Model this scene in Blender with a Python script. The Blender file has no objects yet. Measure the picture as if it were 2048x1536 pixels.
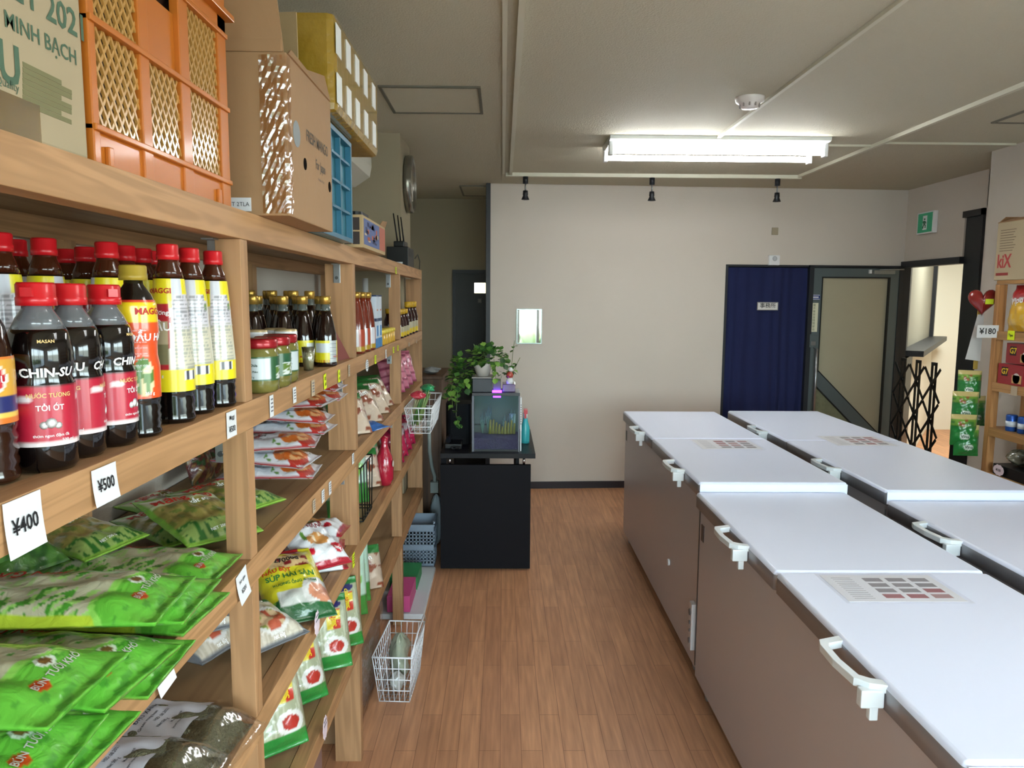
import bpy, bmesh, math, random
from mathutils import Vector, Matrix, Euler
PI=math.pi
# ---------------------------------------------------------------- camera
FPX=1490.0; CAMZ=1.6
def _norm(v): return Vector(v).normalized()
_yd=Vector(((1005.0-1024)/FPX, -(595.0-768)/FPX, 1.0)).normalized()      # world +Y seen in camera axes (right, up, forward)
_u0=Vector((math.sin(.005), math.cos(.005), 0)); _zd=(_u0-_yd*_u0.dot(_yd)).normalized()
_xd=_zd.cross(_yd)
CR=Vector((_xd[0],_yd[0],_zd[0])); CU=Vector((_xd[1],_yd[1],_zd[1])); CF=Vector((_xd[2],_yd[2],_zd[2]))
cam=bpy.data.cameras.new('camera'); camo=bpy.data.objects.new('camera',cam); bpy.context.scene.collection.objects.link(camo)
cam.sensor_width=36; cam.lens=36*FPX/2048; cam.clip_start=.02; cam.clip_end=200
camo.matrix_world=Matrix(((CR[0],CU[0],-CF[0],0),(CR[1],CU[1],-CF[1],0),(CR[2],CU[2],-CF[2],CAMZ),(0,0,0,1)))
bpy.context.scene.camera=camo
vs=bpy.context.scene.view_settings
vs.view_transform='Standard'; vs.look='None'; vs.gamma=1; vs.use_curve_mapping=False; vs.exposure=0.88
# ---------------------------------------------------------------- daylight
w=bpy.data.worlds.new('daylight'); bpy.context.scene.world=w; w.use_nodes=True
nt=w.node_tree; bg=nt.nodes['Background']
tc=nt.nodes.new('ShaderNodeTexCoord'); sp=nt.nodes.new('ShaderNodeSeparateXYZ'); rp=nt.nodes.new('ShaderNodeValToRGB')
nt.links.new(tc.outputs['Generated'],sp.inputs[0]); nt.links.new(sp.outputs['Z'],rp.inputs[0]); nt.links.new(rp.outputs[0],bg.inputs[0])
e=rp.color_ramp.elements; e[0].position=0.0; e[0].color=(.30,.31,.30,1); e[1].position=.35; e[1].color=(.66,.78,1,1)
m_=rp.color_ramp.elements.new(.03); m_.color=(.78,.84,.90,1)
bg.inputs[1].default_value=14.0
def portal(name,loc,rot,sx,sy):
    l=bpy.data.lights.new(name,'AREA'); l.shape='RECTANGLE'; l.size=sx; l.size_y=sy; l.cycles.is_portal=True
    o=bpy.data.objects.new(name,l); bpy.context.scene.collection.objects.link(o); o.location=loc; o.rotation_euler=rot
portal('shopfront_daylight',(1.05,-2.61,1.2),(PI/2,0,0),3.7,2.2)
portal('added_window_daylight',(3.49,-.3,1.5),(0,PI/2,0),1.4,3.0)  # portal for the added, unseen side window
COL=bpy.context.scene.collection
# ---------------------------------------------------------------- materials
def lin(c):
    if isinstance(c,str):
        c=[int(c[i:i+2],16)/255 for i in (0,2,4)]
    return tuple(x/12.92 if x<=.04045 else ((x+.055)/1.055)**2.4 for x in c)
_M={}
def mat(name,col='888888',rough=.5,metal=0,trans=0,ior=1.45,coat=0,emit=None,estr=0,alpha=1,bump=0,bscale=60,noise=0,nscale=8,spec=.5):
    if name in _M: return _M[name]
    m=bpy.data.materials.new(name); m.use_nodes=True; n=m.node_tree; b=n.nodes['Principled BSDF']; L=n.links
    c=lin(col)+(1,)
    b.inputs['Base Color'].default_value=c; b.inputs['Roughness'].default_value=rough; b.inputs['Metallic'].default_value=metal
    b.inputs['Transmission Weight'].default_value=trans; b.inputs['IOR'].default_value=ior; b.inputs['Coat Weight'].default_value=coat
    b.inputs['Coat Roughness'].default_value=.08; b.inputs['Specular IOR Level'].default_value=spec; b.inputs['Alpha'].default_value=alpha
    if emit: b.inputs['Emission Color'].default_value=lin(emit)+(1,); b.inputs['Emission Strength'].default_value=estr
    if bump or noise:
        t=n.nodes.new('ShaderNodeTexCoord')
    if noise:
        x=n.nodes.new('ShaderNodeTexNoise'); x.inputs['Scale'].default_value=nscale; x.inputs['Detail'].default_value=5
        r=n.nodes.new('ShaderNodeMix'); r.data_type='RGBA'
        L.new(t.outputs['Object'],x.inputs['Vector']); L.new(x.outputs['Fac'],r.inputs[0])
        r.inputs[6].default_value=tuple(v*(1-noise) for v in c[:3])+(1,); r.inputs[7].default_value=tuple(min(1,v*(1+noise)) for v in c[:3])+(1,)
        L.new(r.outputs[2],b.inputs['Base Color'])
    if bump:
        x=n.nodes.new('ShaderNodeTexNoise'); x.inputs['Scale'].default_value=bscale; x.inputs['Detail'].default_value=4
        q=n.nodes.new('ShaderNodeBump'); q.inputs['Strength'].default_value=bump; q.inputs['Distance'].default_value=.01
        L.new(t.outputs['Object'],x.inputs['Vector']); L.new(x.outputs['Fac'],q.inputs['Height']); L.new(q.outputs[0],b.inputs['Normal'])
    _M[name]=m; return m
def wood(name,c1,c2,axis=1,rough=.55,scale=14):
    """timber with grain along one object axis (0 x, 1 y, 2 z)"""
    if name in _M: return _M[name]
    m=bpy.data.materials.new(name); m.use_nodes=True; n=m.node_tree; b=n.nodes['Principled BSDF']; L=n.links
    t=n.nodes.new('ShaderNodeTexCoord'); mp=n.nodes.new('ShaderNodeMapping'); s=[scale]*3; s[axis]=scale*.06; mp.inputs['Scale'].default_value=s
    L.new(t.outputs['Object'],mp.inputs[0])
    x=n.nodes.new('ShaderNodeTexNoise'); x.inputs['Scale'].default_value=1.3; x.inputs['Detail'].default_value=3; x.inputs['Distortion'].default_value=1.2
    L.new(mp.outputs[0],x.inputs['Vector'])
    wv=n.nodes.new('ShaderNodeMath'); wv.operation='MULTIPLY'; wv.inputs[1].default_value=26; L.new(x.outputs['Fac'],wv.inputs[0])
    sn=n.nodes.new('ShaderNodeMath'); sn.operation='SINE'; L.new(wv.outputs[0],sn.inputs[0])
    ad=n.nodes.new('ShaderNodeMath'); ad.operation='MULTIPLY_ADD'; ad.inputs[1].default_value=.35; ad.inputs[2].default_value=.5; L.new(sn.outputs[0],ad.inputs[0])
    k=n.nodes.new('ShaderNodeTexNoise'); k.inputs['Scale'].default_value=2.2; k.inputs['Detail'].default_value=2; L.new(t.outputs['Object'],k.inputs['Vector'])
    mx=n.nodes.new('ShaderNodeMath'); mx.operation='MULTIPLY_ADD'; mx.inputs[1].default_value=.7; L.new(k.outputs['Fac'],mx.inputs[0])
    sb=n.nodes.new('ShaderNodeMath'); sb.operation='SUBTRACT'; sb.inputs[1].default_value=.35; L.new(ad.outputs[0],sb.inputs[0]); L.new(sb.outputs[0],mx.inputs[2])
    r=n.nodes.new('ShaderNodeMix'); r.data_type='RGBA'; r.clamp_factor=True; L.new(mx.outputs[0],r.inputs[0])
    r.inputs[6].default_value=lin(c1)+(1,); r.inputs[7].default_value=lin(c2)+(1,); L.new(r.outputs[2],b.inputs['Base Color'])
    b.inputs['Roughness'].default_value=rough
    _M[name]=m; return m
def film_mat(name,rough=.28,coat=.6,bump=.25,bscale=45):
    """printed plastic or paper: the print is a colour attribute of the mesh"""
    if name in _M: return _M[name]
    m=bpy.data.materials.new(name); m.use_nodes=True; n=m.node_tree; b=n.nodes['Principled BSDF']; L=n.links
    a=n.nodes.new('ShaderNodeVertexColor'); a.layer_name='print'; L.new(a.outputs[0],b.inputs['Base Color'])
    b.inputs['Roughness'].default_value=rough; b.inputs['Coat Weight'].default_value=coat; b.inputs['Coat Roughness'].default_value=.1
    if bump:
        t=n.nodes.new('ShaderNodeTexCoord'); x=n.nodes.new('ShaderNodeTexNoise'); x.inputs['Scale'].default_value=bscale; x.inputs['Detail'].default_value=3; x.inputs['Distortion'].default_value=1
        q=n.nodes.new('ShaderNodeBump'); q.inputs['Strength'].default_value=bump; q.inputs['Distance'].default_value=.012
        L.new(t.outputs['Object'],x.inputs['Vector']); L.new(x.outputs['Fac'],q.inputs['Height']); L.new(q.outputs[0],b.inputs['Normal'])
    _M[name]=m; return m
def clear_mat(name,col='ffffff',amount=.86,rough=.08,gl=1.0,fr=.6):
    """thin clear plastic or glass sheet"""
    if name in _M: return _M[name]
    m=bpy.data.materials.new(name); m.use_nodes=True; n=m.node_tree; n.nodes.remove(n.nodes['Principled BSDF']); L=n.links
    t=n.nodes.new('ShaderNodeBsdfTransparent'); t.inputs[0].default_value=lin(col)+(1,)
    g=n.nodes.new('ShaderNodeBsdfGlossy'); g.inputs['Roughness'].default_value=rough; g.inputs[0].default_value=(gl,gl,gl,1)
    f=n.nodes.new('ShaderNodeLayerWeight'); f.inputs[0].default_value=.25
    mm=n.nodes.new('ShaderNodeMath'); mm.operation='MULTIPLY_ADD'; mm.inputs[1].default_value=fr; mm.inputs[2].default_value=1-amount; mm.use_clamp=True; L.new(f.outputs['Fresnel'],mm.inputs[0])
    x=n.nodes.new('ShaderNodeMixShader'); L.new(mm.outputs[0],x.inputs[0]); L.new(t.outputs[0],x.inputs[1]); L.new(g.outputs[0],x.inputs[2])
    tc=n.nodes.new('ShaderNodeTexCoord'); no=n.nodes.new('ShaderNodeTexNoise'); no.inputs['Scale'].default_value=30; q=n.nodes.new('ShaderNodeBump'); q.inputs['Strength'].default_value=.0 if amount>.9 else .2
    q.inputs['Distance'].default_value=.02; L.new(tc.outputs['Object'],no.inputs['Vector']); L.new(no.outputs['Fac'],q.inputs['Height']); L.new(q.outputs[0],g.inputs['Normal'])
    L.new(x.outputs[0],n.nodes['Material Output'].inputs[0])
    _M[name]=m; return m
# ---------------------------------------------------------------- mesh builder
class MB:
    def __init__(s): s.v=[]; s.f=[]; s.m=[]; s.sm=[]; s.c={}
    def vert(s,p): s.v.append(tuple(p)); return len(s.v)-1
    def face(s,idx,m=0,sm=False): s.f.append(tuple(idx)); s.m.append(m); s.sm.append(sm)
    def box(s,x0,y0,z0,x1,y1,z1,m=0,M=None):
        b=len(s.v)
        for p in ((x0,y0,z0),(x1,y0,z0),(x1,y1,z0),(x0,y1,z0),(x0,y0,z1),(x1,y0,z1),(x1,y1,z1),(x0,y1,z1)):
            p=Vector(p); s.v.append(tuple(M@p if M else p))
        for q in ((3,2,1,0),(4,5,6,7),(0,1,5,4),(1,2,6,5),(2,3,7,6),(3,0,4,7)): s.face([b+i for i in q],m)
        return s
    def rbox(s,x0,y0,z0,x1,y1,z1,r=.01,m=0,n=3):
        """box with rounded vertical edges"""
        pts=[]
        for cx,cy,a0 in ((x1-r,y1-r,0),(x0+r,y1-r,PI/2),(x0+r,y0+r,PI),(x1-r,y0+r,1.5*PI)):
            for k in range(n+1):
                a=a0+k*PI/2/n; pts.append((cx+r*math.cos(a),cy+r*math.sin(a)))
        return s.prism(pts,z0,z1,m)
    def prism(s,pts,z0,z1,m=0,sm=False):
        n=len(pts); b=len(s.v)
        for z in (z0,z1):
            for x,y in pts: s.v.append((x,y,z))
        for i in range(n):
            j=(i+1)%n; s.face((b+i,b+j,b+n+j,b+n+i),m,sm)
        s.face([b+i for i in range(n)][::-1],m); s.face([b+n+i for i in range(n)],m); return s
    def tube(s,path,r,n=6,m=0,closed=False,caps=True):
        path=[Vector(p) for p in path]; N=len(path); b=len(s.v); ref=None
        for i,p in enumerate(path):
            if closed: d=(path[(i+1)%N]-path[i-1]).normalized()
            else: d=(path[min(i+1,N-1)]-path[max(i-1,0)]).normalized()
            if ref is None or abs(d.dot(ref))>.98:
                ref=Vector((0,0,1)) if abs(d.z)<.9 else Vector((1,0,0))
            a=(ref-d*ref.dot(d)).normalized(); c=d.cross(a); ref=a
            rr=r[i] if isinstance(r,(list,tuple)) else r
            for k in range(n):
                t=2*PI*k/n; s.v.append(tuple(p+a*rr*math.cos(t)+c*rr*math.sin(t)))
        for i in range(N if closed else N-1):
            i2=(i+1)%N
            for k in range(n):
                k2=(k+1)%n; s.face((b+i*n+k,b+i*n+k2,b+i2*n+k2,b+i2*n+k),m,n>4)
        if caps and not closed:
            s.face([b+k for k in range(n)][::-1],m); s.face([b+(N-1)*n+k for k in range(n)],m)
        return s
    def lathe(s,prof,n=24,m=0,cx=0,cy=0,cz=0,ms=None,sm=True):
        """prof: list of (r,z); ms optional material per segment"""
        b=len(s.v)
        for r,z in prof:
            for k in range(n):
                t=2*PI*k/n; s.v.append((cx+r*math.cos(t),cy+r*math.sin(t),cz+z))
        for i in range(len(prof)-1):
            for k in range(n):
                k2=(k+1)%n; s.face((b+i*n+k,b+i*n+k2,b+(i+1)*n+k2,b+(i+1)*n+k),ms[i] if ms else m,sm)
        if prof[0][0]>1e-5: s.face([b+k for k in range(n)][::-1],ms[0] if ms else m)
        if prof[-1][0]>1e-5: s.face([b+(len(prof)-1)*n+k for k in range(n)],ms[-1] if ms else m)
        return s
    def quad(s,a,b,c,d,m=0):
        i=len(s.v); s.v+= [tuple(a),tuple(b),tuple(c),tuple(d)]; s.face((i,i+1,i+2,i+3),m); return s
    def sheet(s,a,b,c,d,th=.0008,m=0):
        """thin slab on quad a,b,c,d"""
        a,b,c,d=[Vector(p) for p in (a,b,c,d)]; n=(b-a).cross(d-a).normalized()*th; i=len(s.v)
        s.v+=[tuple(p) for p in (a,b,c,d,a+n,b+n,c+n,d+n)]
        for q in ((3,2,1,0),(4,5,6,7),(0,1,5,4),(1,2,6,5),(2,3,7,6),(3,0,4,7)): s.face([i+k for k in q],m)
        return s
    def xf(s,M):
        s.v=[tuple(M@Vector(p)) for p in s.v]; return s
    def mesh(s,name,mats,cols=None,bev=0,recalc=False):
        me=bpy.data.meshes.new(name); me.from_pydata(s.v,[],s.f)
        for x in (mats if isinstance(mats,(list,tuple)) else [mats]): me.materials.append(x)
        me.polygons.foreach_set('material_index',s.m); me.polygons.foreach_set('use_smooth',s.sm)
        if cols is not None:
            a=me.color_attributes.new('print','FLOAT_COLOR','POINT')
            flat=[]
            for c in cols: flat+= [c[0],c[1],c[2],1]
            a.data.foreach_set('color',flat)
        me.update(); me.validate()
        if recalc or bev:
            bm=bmesh.new(); bm.from_mesh(me)
            if bev:
                es=[e for e in bm.edges if len(e.link_faces)==2 and e.calc_face_angle(0)>.9]
                bmesh.ops.bevel(bm,geom=es,offset=bev,segments=2,affect='EDGES',profile=.6,clamp_overlap=True)
            bmesh.ops.recalc_face_normals(bm,faces=bm.faces); bm.to_mesh(me); bm.free()
        return me
    def build(s,name,mats,parent=None,cols=None,bev=0,recalc=False,loc=None,rot=None):
        o=bpy.data.objects.new(name,s.mesh(name,mats,cols,bev,recalc)); COL.objects.link(o)
        if parent is not None: o.parent=parent
        if loc is not None: o.location=loc
        if rot is not None: o.rotation_euler=rot
        return o
def tag(o,label=None,cat=None,group=None,kind=None):
    if label: o['label']=label
    if cat: o['category']=cat
    if group: o['group']=group
    if kind: o['kind']=kind
    return o
def thing(name,label,cat,loc=(0,0,0),rz=0,group=None):
    o=bpy.data.objects.new(name,None); COL.objects.link(o); o.empty_display_size=.05; o.location=loc
    o.rotation_euler=rz if isinstance(rz,(tuple,list)) else (0,0,rz)
    return tag(o,label,cat,group)
KIDS={}
def kids(o): return [c for c in bpy.data.objects if c.parent==o]
def dup(o,label=None,loc=None,rot=None,scale=None,group=None):
    if o.name not in KIDS: KIDS[o.name]=[(c,kids(c)) for c in kids(o)]
    r=o.copy(); COL.objects.link(r)
    if label: r['label']=label
    if group: r['group']=group
    if loc is not None: r.location=loc
    if rot is not None: r.rotation_euler=rot if isinstance(rot,(tuple,list)) else (0,0,rot)
    if scale is not None: r.scale=scale if isinstance(scale,(tuple,list)) else (scale,)*3
    for ch,gs in KIDS[o.name]:
        c=ch.copy(); COL.objects.link(c); c.parent=r; c.matrix_parent_inverse=ch.matrix_parent_inverse.copy()
        for g in gs:
            d=g.copy(); COL.objects.link(d); d.parent=c
    return r
def ray(u,v):
    return CR*((u-1024)/FPX)+CU*(-(v-768)/FPX)+CF
def atz(u,v,z):
    r=ray(u,v); t=(z-CAMZ)/r.z; return Vector((r.x*t,r.y*t,z))
def atx(u,v,x):
    r=ray(u,v); t=x/r.x; return Vector((x,r.y*t,CAMZ+r.z*t))
def aty(u,v,y):
    r=ray(u,v); t=y/r.y; return Vector((r.x*t,y,CAMZ+r.z*t))
# lettering: font curves turned into flat meshes
_T={}
def text_data(s,size,bold=0):
    k=(s,size,bold)
    if k in _T: return _T[k]
    c=bpy.data.curves.new('lettering','FONT'); c.body=s; c.size=size; c.align_x='CENTER'; c.align_y='CENTER'; c.resolution_u=2; c.offset=bold*size
    o=bpy.data.objects.new('lettering',c); COL.objects.link(o)
    dg=bpy.context.evaluated_depsgraph_get(); me=bpy.data.meshes.new_from_object(o.evaluated_get(dg))
    vs=[tuple(v.co) for v in me.vertices]; fs=[tuple(p.vertices) for p in me.polygons]
    bpy.data.objects.remove(o); bpy.data.curves.remove(c); bpy.data.meshes.remove(me)
    _T[k]=(vs,fs); return _T[k]
def text_into(mb,s,size,fn,m=0,bold=0,sx=1):
    """add text to mb, each point (x,y) mapped by fn to 3-D"""
    vs,fs=text_data(s,size,bold); b=len(mb.v)
    for v in vs: mb.v.append(tuple(fn(v[0]*sx,v[1])))
    for f in fs: mb.face([b+i for i in f],m)
# ================================================================ ROOM
CZ=2.51
def S(o): o['kind']='structure'; return o
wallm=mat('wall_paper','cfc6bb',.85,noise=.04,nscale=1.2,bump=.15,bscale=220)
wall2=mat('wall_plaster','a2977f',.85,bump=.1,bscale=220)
ceilm=mat('ceiling_board','c2bca6',.8,bump=.5,bscale=160)
dark=mat('dark_trim','23262b',.45); black=mat('black_plastic','0c0d0f',.4); whitep=mat('white_plastic','e4e6e8',.35,coat=.3)
greym=mat('grey_metal','8e9094',.35,metal=.8); steel=mat('zinc_steel','a9adb0',.3,metal=.9); duct=mat('white_duct','cfccb8',.5)
# floor: narrow laminate strips running away from the camera
def floor_mat():
    m=bpy.data.materials.new('laminate_floor'); m.use_nodes=True; n=m.node_tree; b=n.nodes['Principled BSDF']; L=n.links
    t=n.nodes.new('ShaderNodeTexCoord'); mp=n.nodes.new('ShaderNodeMapping'); mp.inputs['Rotation'].default_value=(0,0,PI/2); L.new(t.outputs['Object'],mp.inputs[0])
    br=n.nodes.new('ShaderNodeTexBrick'); br.offset=.37; br.inputs['Scale'].default_value=1; br.inputs['Brick Width'].default_value=.62; br.inputs['Row Height'].default_value=.075
    br.inputs['Mortar Size'].default_value=.0012; br.inputs['Bias'].default_value=0; br.inputs['Color1'].default_value=lin('d29c74')+(1,); br.inputs['Color2'].default_value=lin('c18d69')+(1,); br.inputs['Mortar'].default_value=lin('9a6c4c')+(1,)
    L.new(mp.outputs[0],br.inputs[0])
    m2=n.nodes.new('ShaderNodeMapping'); m2.inputs['Scale'].default_value=(40,2.5,1); L.new(t.outputs['Object'],m2.inputs[0])
    no=n.nodes.new('ShaderNodeTexNoise'); no.inputs['Scale'].default_value=1.5; no.inputs['Detail'].default_value=6; L.new(m2.outputs[0],no.inputs[0])
    cr=n.nodes.new('ShaderNodeValToRGB'); cr.color_ramp.elements[0].position=.3; cr.color_ramp.elements[0].color=(.74,.70,.66,1); cr.color_ramp.elements[1].position=.7; cr.color_ramp.elements[1].color=(1.1,1.08,1.05,1); L.new(no.outputs['Fac'],cr.inputs[0])
    x=n.nodes.new('ShaderNodeMix'); x.data_type='RGBA'; x.blend_type='MULTIPLY'; x.inputs[0].default_value=1; L.new(br.outputs['Color'],x.inputs[6]); L.new(cr.outputs[0],x.inputs[7]); L.new(x.outputs[2],b.inputs['Base Color'])
    b.inputs['Roughness'].default_value=.42; return m
S(MB().box(-1.3,-2.75,-.1,6.6,10,0).build('floor',floor_mat()))
S(MB().box(-1.3,-2.75,CZ,6.6,10,CZ+.1).build('ceiling',ceilm))
S(MB().box(-1.0,-2.6,0,-.88,7.2,CZ).build('wall_left',wallm))
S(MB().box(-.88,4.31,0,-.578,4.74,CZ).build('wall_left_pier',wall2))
# back wall, very slightly out of square: local axes s along it, t towards the camera
sl=.052; ang=math.atan(sl); BW=Matrix.Translation((-.1,6.13,0))@Matrix.Rotation(ang,4,'Z')
def bwp(s,t,z): return BW@Vector((s,-t,z))
def bwbox(mb,s0,s1,z0,z1,t0,t1,m=0): return mb.box(s0,-t1,z0,s1,-t0,z1,m)
wb=MB(); 
bwbox(wb,0,1.955,0,CZ,-.12,0); bwbox(wb,1.955,3.6,1.885,CZ,-.12,0); 
o=S(wb.build('wall_back',wallm)); o.matrix_world=BW
o=S(MB().box(0,-.012,0,1.955,0,.058).build('baseboard_back',mat('skirting','2a2328',.5))); o.matrix_world=BW
o=S(MB().box(-.035,-.012,0,0,.12,CZ).build('trim_1',dark)); o.matrix_world=BW
# hallway behind on the left
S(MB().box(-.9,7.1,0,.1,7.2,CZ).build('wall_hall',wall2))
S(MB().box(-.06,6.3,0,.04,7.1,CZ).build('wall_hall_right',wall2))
d=bpy.data.objects.new('door_3',None); COL.objects.link(d); S(d); d.location=(-.47,7.1,0)
MB().box(.03,-.03,0,.41,-.005,1.82).build('leaf',mat('hall_door','2f3233',.5),d)
MB().box(0,-.045,0,.03,0,1.855).box(.03,-.045,1.82,.41,0,1.855).build('door_frame',dark,d)
pn=MB().box(.205,-.036,1.64,.31,-.03,1.735).build('pane',mat('lit_pane','fff6d8',.3,emit='fff3c8',estr=3.0),d)
MB().box(.2,-.034,1.632,.315,-.031,1.743).build('pane_frame',mat('pane_frame','1c1c1c'),d)
MB().box(.235,-.035,1.545,.275,-.03,1.59).box(.242,-.038,1.552,.268,-.035,1.583,1).build('plate',[mat('plate','4a4a48'),mat('plate2','6d6a62')],d)
# right side
wr=MB().box(3.38,5.51,1.915,3.42,6.5,CZ).box(3.38,5.22,2.245,3.42,5.51,CZ).box(3.38,6.348,0,3.42,6.5,1.92).box(3.38,4.7,0,3.42,5.27,CZ).build('wall_right',wallm); S(wr)
S(MB().box(3.0,1.2,0,3.5,4.67,CZ).box(3.0,-2.6,0,3.5,-1.8,CZ).box(3.0,-1.8,0,3.5,1.2,.8).box(3.0,-1.8,2.2,3.5,1.2,CZ).build('wall_right_near',wallm))
wo=bpy.data.objects.new('added_side_window',None); COL.objects.link(wo); S(wo)  # side window added out of view to brighten freezer lids and floor
MB().box(3.42,-1.8,.8,3.48,1.2,.85).box(3.42,-1.8,2.15,3.48,1.2,2.2).box(3.42,-1.8,.85,3.48,-1.75,2.15).box(3.42,1.15,.85,3.48,1.2,2.15).box(3.42,-.33,.85,3.48,-.27,2.15).build('window_frame',greym,wo)
for y in (-1.75,-.27): MB().box(3.448,y,.85,3.452,y+1.42,2.15).build('pane',clear_mat('shop_glass','f4fbf8',.93,.02),wo)
# entrance: frame, tall dark panel, white vestibule
fr=MB().box(3.355,5.5,1.87,3.44,6.348,1.92).box(3.355,6.30,0,3.44,6.348,1.87).box(3.36,5.27,0,3.44,5.30,2.245).box(3.36,5.27,2.2,3.44,5.51,2.245); S(fr.build('trim_2',dark))
S(MB().box(3.39,5.3,0,3.43,5.505,2.2).build('door_4',mat('dark_panel','1e2226',.4)))
vw=mat('vestibule_wall','e6e4d6',.8)
S(MB().box(6.4,4.2,0,6.5,9.9,CZ).build('wall_vestibule_east',vw)); S(MB().box(5.1,9.1,0,6.4,9.2,CZ).build('wall_vestibule_north',vw)); S(MB().box(3.42,4.1,0,6.5,4.2,CZ).build('wall_vestibule_south',vw))
# window wall of the vestibule, running obliquely away from the entrance
VA=Matrix.Translation((3.46,6.38,0))@Matrix.Rotation(math.atan2(2.6,1.75),4,'Z')
o=S(MB().box(0,0,0,3.3,.1,1.12).box(0,0,2.35,3.3,.1,CZ).box(3.12,0,1.12,3.3,.1,2.35).build('wall_vestibule_west',vw)); o.matrix_world=VA
vs_=bpy.data.objects.new('window_2',None); COL.objects.link(vs_); S(vs_); vs_.matrix_world=VA
MB().box(0,-.02,1.12,.12,.06,2.35).box(3.0,-.02,1.12,3.12,.06,2.35).box(.12,-.02,2.28,3.0,.06,2.35).build('window_frame',dark,vs_)
MB().box(.12,.02,1.16,3.0,.03,2.28).build('pane',mat('frosted_pane','8d8a7c',.5),vs_)
MB().box(-.02,-.16,1.12,3.14,.06,1.17).build('sill',dark,vs_)
MB().box(-.04,-.03,0,.55,-.005,1.10).build('lower_panel',mat('dark_panel2','15181c',.4),vs_)
# area light inside the vestibule, out of sight round the corner, without a fitting
l=bpy.data.lights.new('vestibule_lamp','AREA'); l.shape='RECTANGLE'; l.size=.8; l.size_y=.8; l.energy=42; l.color=(.96,1,.93)
lo=bpy.data.objects.new('vestibule_lamp',l); COL.objects.link(lo); lo.location=(4.9,7.2,CZ-.02)
# shop front behind the camera
wf=MB().box(-1,-2.75,0,-.8,-2.6,CZ).box(2.9,-2.75,0,3.5,-2.6,CZ).box(-.8,-2.75,2.3,2.9,-2.6,CZ).box(-.8,-2.75,0,2.9,-2.6,.1); S(wf.build('wall_front',wallm))
wo=bpy.data.objects.new('window_1',None); COL.objects.link(wo); S(wo)
f=MB()
for x in (-.8,.2,1.20,1.60,2.84): f.box(x,-2.7,.1,x+.06,-2.62,2.3)
f.box(-.8,-2.7,.1,2.9,-2.62,.16); f.box(-.8,-2.7,2.24,2.9,-2.62,2.3); f.build('window_frame',greym,wo)
for x,x2 in ((-.74,.2),(.26,1.2),(1.26,1.6),(1.66,2.84)): MB().box(x,-2.665,.16,x2,-2.66,2.24).build('pane',clear_mat('shop_glass','f4fbf8',.93,.02),wo)
# outside ground and greenery seen in mirrors
S(MB().box(-8,-14,-.15,12,-2.75,-.05).build('ground_outside',mat('street','8f8f8c',.9)))
hq=MB(); R=random.Random(2)
for k in range(60):
    x=R.uniform(.2,3.4); z=R.uniform(.1,.75); y=-5.2+R.uniform(-.3,.3); r=R.uniform(.12,.26)
    hq.lathe([(0,-r),(r*.7,-r*.7),(r,0),(r*.7,r*.7),(0,r)],8,0,x,y,z)
hq.box(.2,-5.4,-.05,3.4,-5.0,.3)
tag(hq.build('street_hedge',mat('hedge_green','7a8458',.8,noise=.4,nscale=6)),'light green hedge outside the shop window, seen only in the small mirror','hedge')
# ---------------------------------------------------------------- doors on the back wall
gd=mat('grey_aluminium','5f6a6c',.4,metal=.35); 
D2=bpy.data.objects.new('door_2',None); COL.objects.link(D2); S(D2); D2.matrix_world=BW
q=MB(); bwbox(q,2.662,2.700,0,1.885,-.06,.03); bwbox(q,3.44,3.475,0,1.885,-.06,.03); bwbox(q,2.662,3.475,1.868,1.885,-.06,.03); q.build('door_frame',dark,D2)
q=MB(); z0=.02; bwbox(q,2.668,2.772,z0,1.862,-.015,.022); bwbox(q,3.365,3.455,z0,1.862,-.015,.022); bwbox(q,2.772,3.365,1.79,1.862,-.015,.022); bwbox(q,2.772,3.365,z0,.2,-.015,.022)
b=len(q.v)
for t in (.0221,-.0151):
    for s,z in ((2.772,1.005),(3.365,.43),(3.365,.29),(2.772,.868)): q.v.append((s,-t,z))
for F in ((3,2,1,0),(4,5,6,7),(0,1,5,4),(1,2,6,5),(2,3,7,6),(3,0,4,7)): q.face([b+i for i in F])
q.build('leaf',gd,D2,recalc=True)
gk=mat('black_gasket','14181a',.5); q=MB()
for s0,s1,z0_,z1_ in ((2.772,2.782,.99,1.79),(3.355,3.365,.43,1.79),(2.772,3.365,1.78,1.79)): bwbox(q,s0,s1,z0_,z1_,.0,.024)
def bar(mb,p,q_,wd,t0,t1,m=0):
    (s0,za),(s1,zb)=p,q_; b=len(mb.v)
    for t in (t1,t0):
        for s,z in ((s0,za),(s1,zb),(s1,zb+wd),(s0,za+wd)): mb.v.append((s,-t,z))
    for F in ((0,1,2,3),(7,6,5,4),(4,5,1,0),(5,6,2,1),(6,7,3,2),(7,4,0,3)): mb.face([b+i for i in F],m)
bar(q,(2.772,1.003),(3.365,.428),.012,0,.024); bar(q,(2.772,.86),(3.365,.285),.01,0,.024)
q.build('gasket',gk,D2)
q=MB(); b=0
for s,z in ((2.782,1.78),(2.782,1.01),(3.355,.44),(3.355,1.78)): q.v.append((s,.003,z)); 
q.face((0,1,2,3)); q.build('pane',mat('frosted_glass','a7a18a',.38,noise=.06,nscale=3),D2)
q=MB()
for s,z in ((2.772,.86),(2.772,.2),(3.365,.2),(3.365,.285)): q.v.append((s,.003,z))
q.face((0,1,2,3)); q.build('lower_pane',mat('lower_glass','77785f',.15,noise=.5,nscale=14),D2)
q=MB(); q.tube([(2.735,-.022,1.20),(2.735,-.075,1.19),(2.735,-.075,.66),(2.735,-.022,.65)],.011,8); hd=q.build('door_handle',steel,D2)
q=MB(); bwbox(q,2.69,2.75,1.2,1.31,.022,.032); bwbox(q,2.70,2.74,1.215,1.25,.032,.036,1); q.build('lock_plate',[gd,steel],D2)
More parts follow.
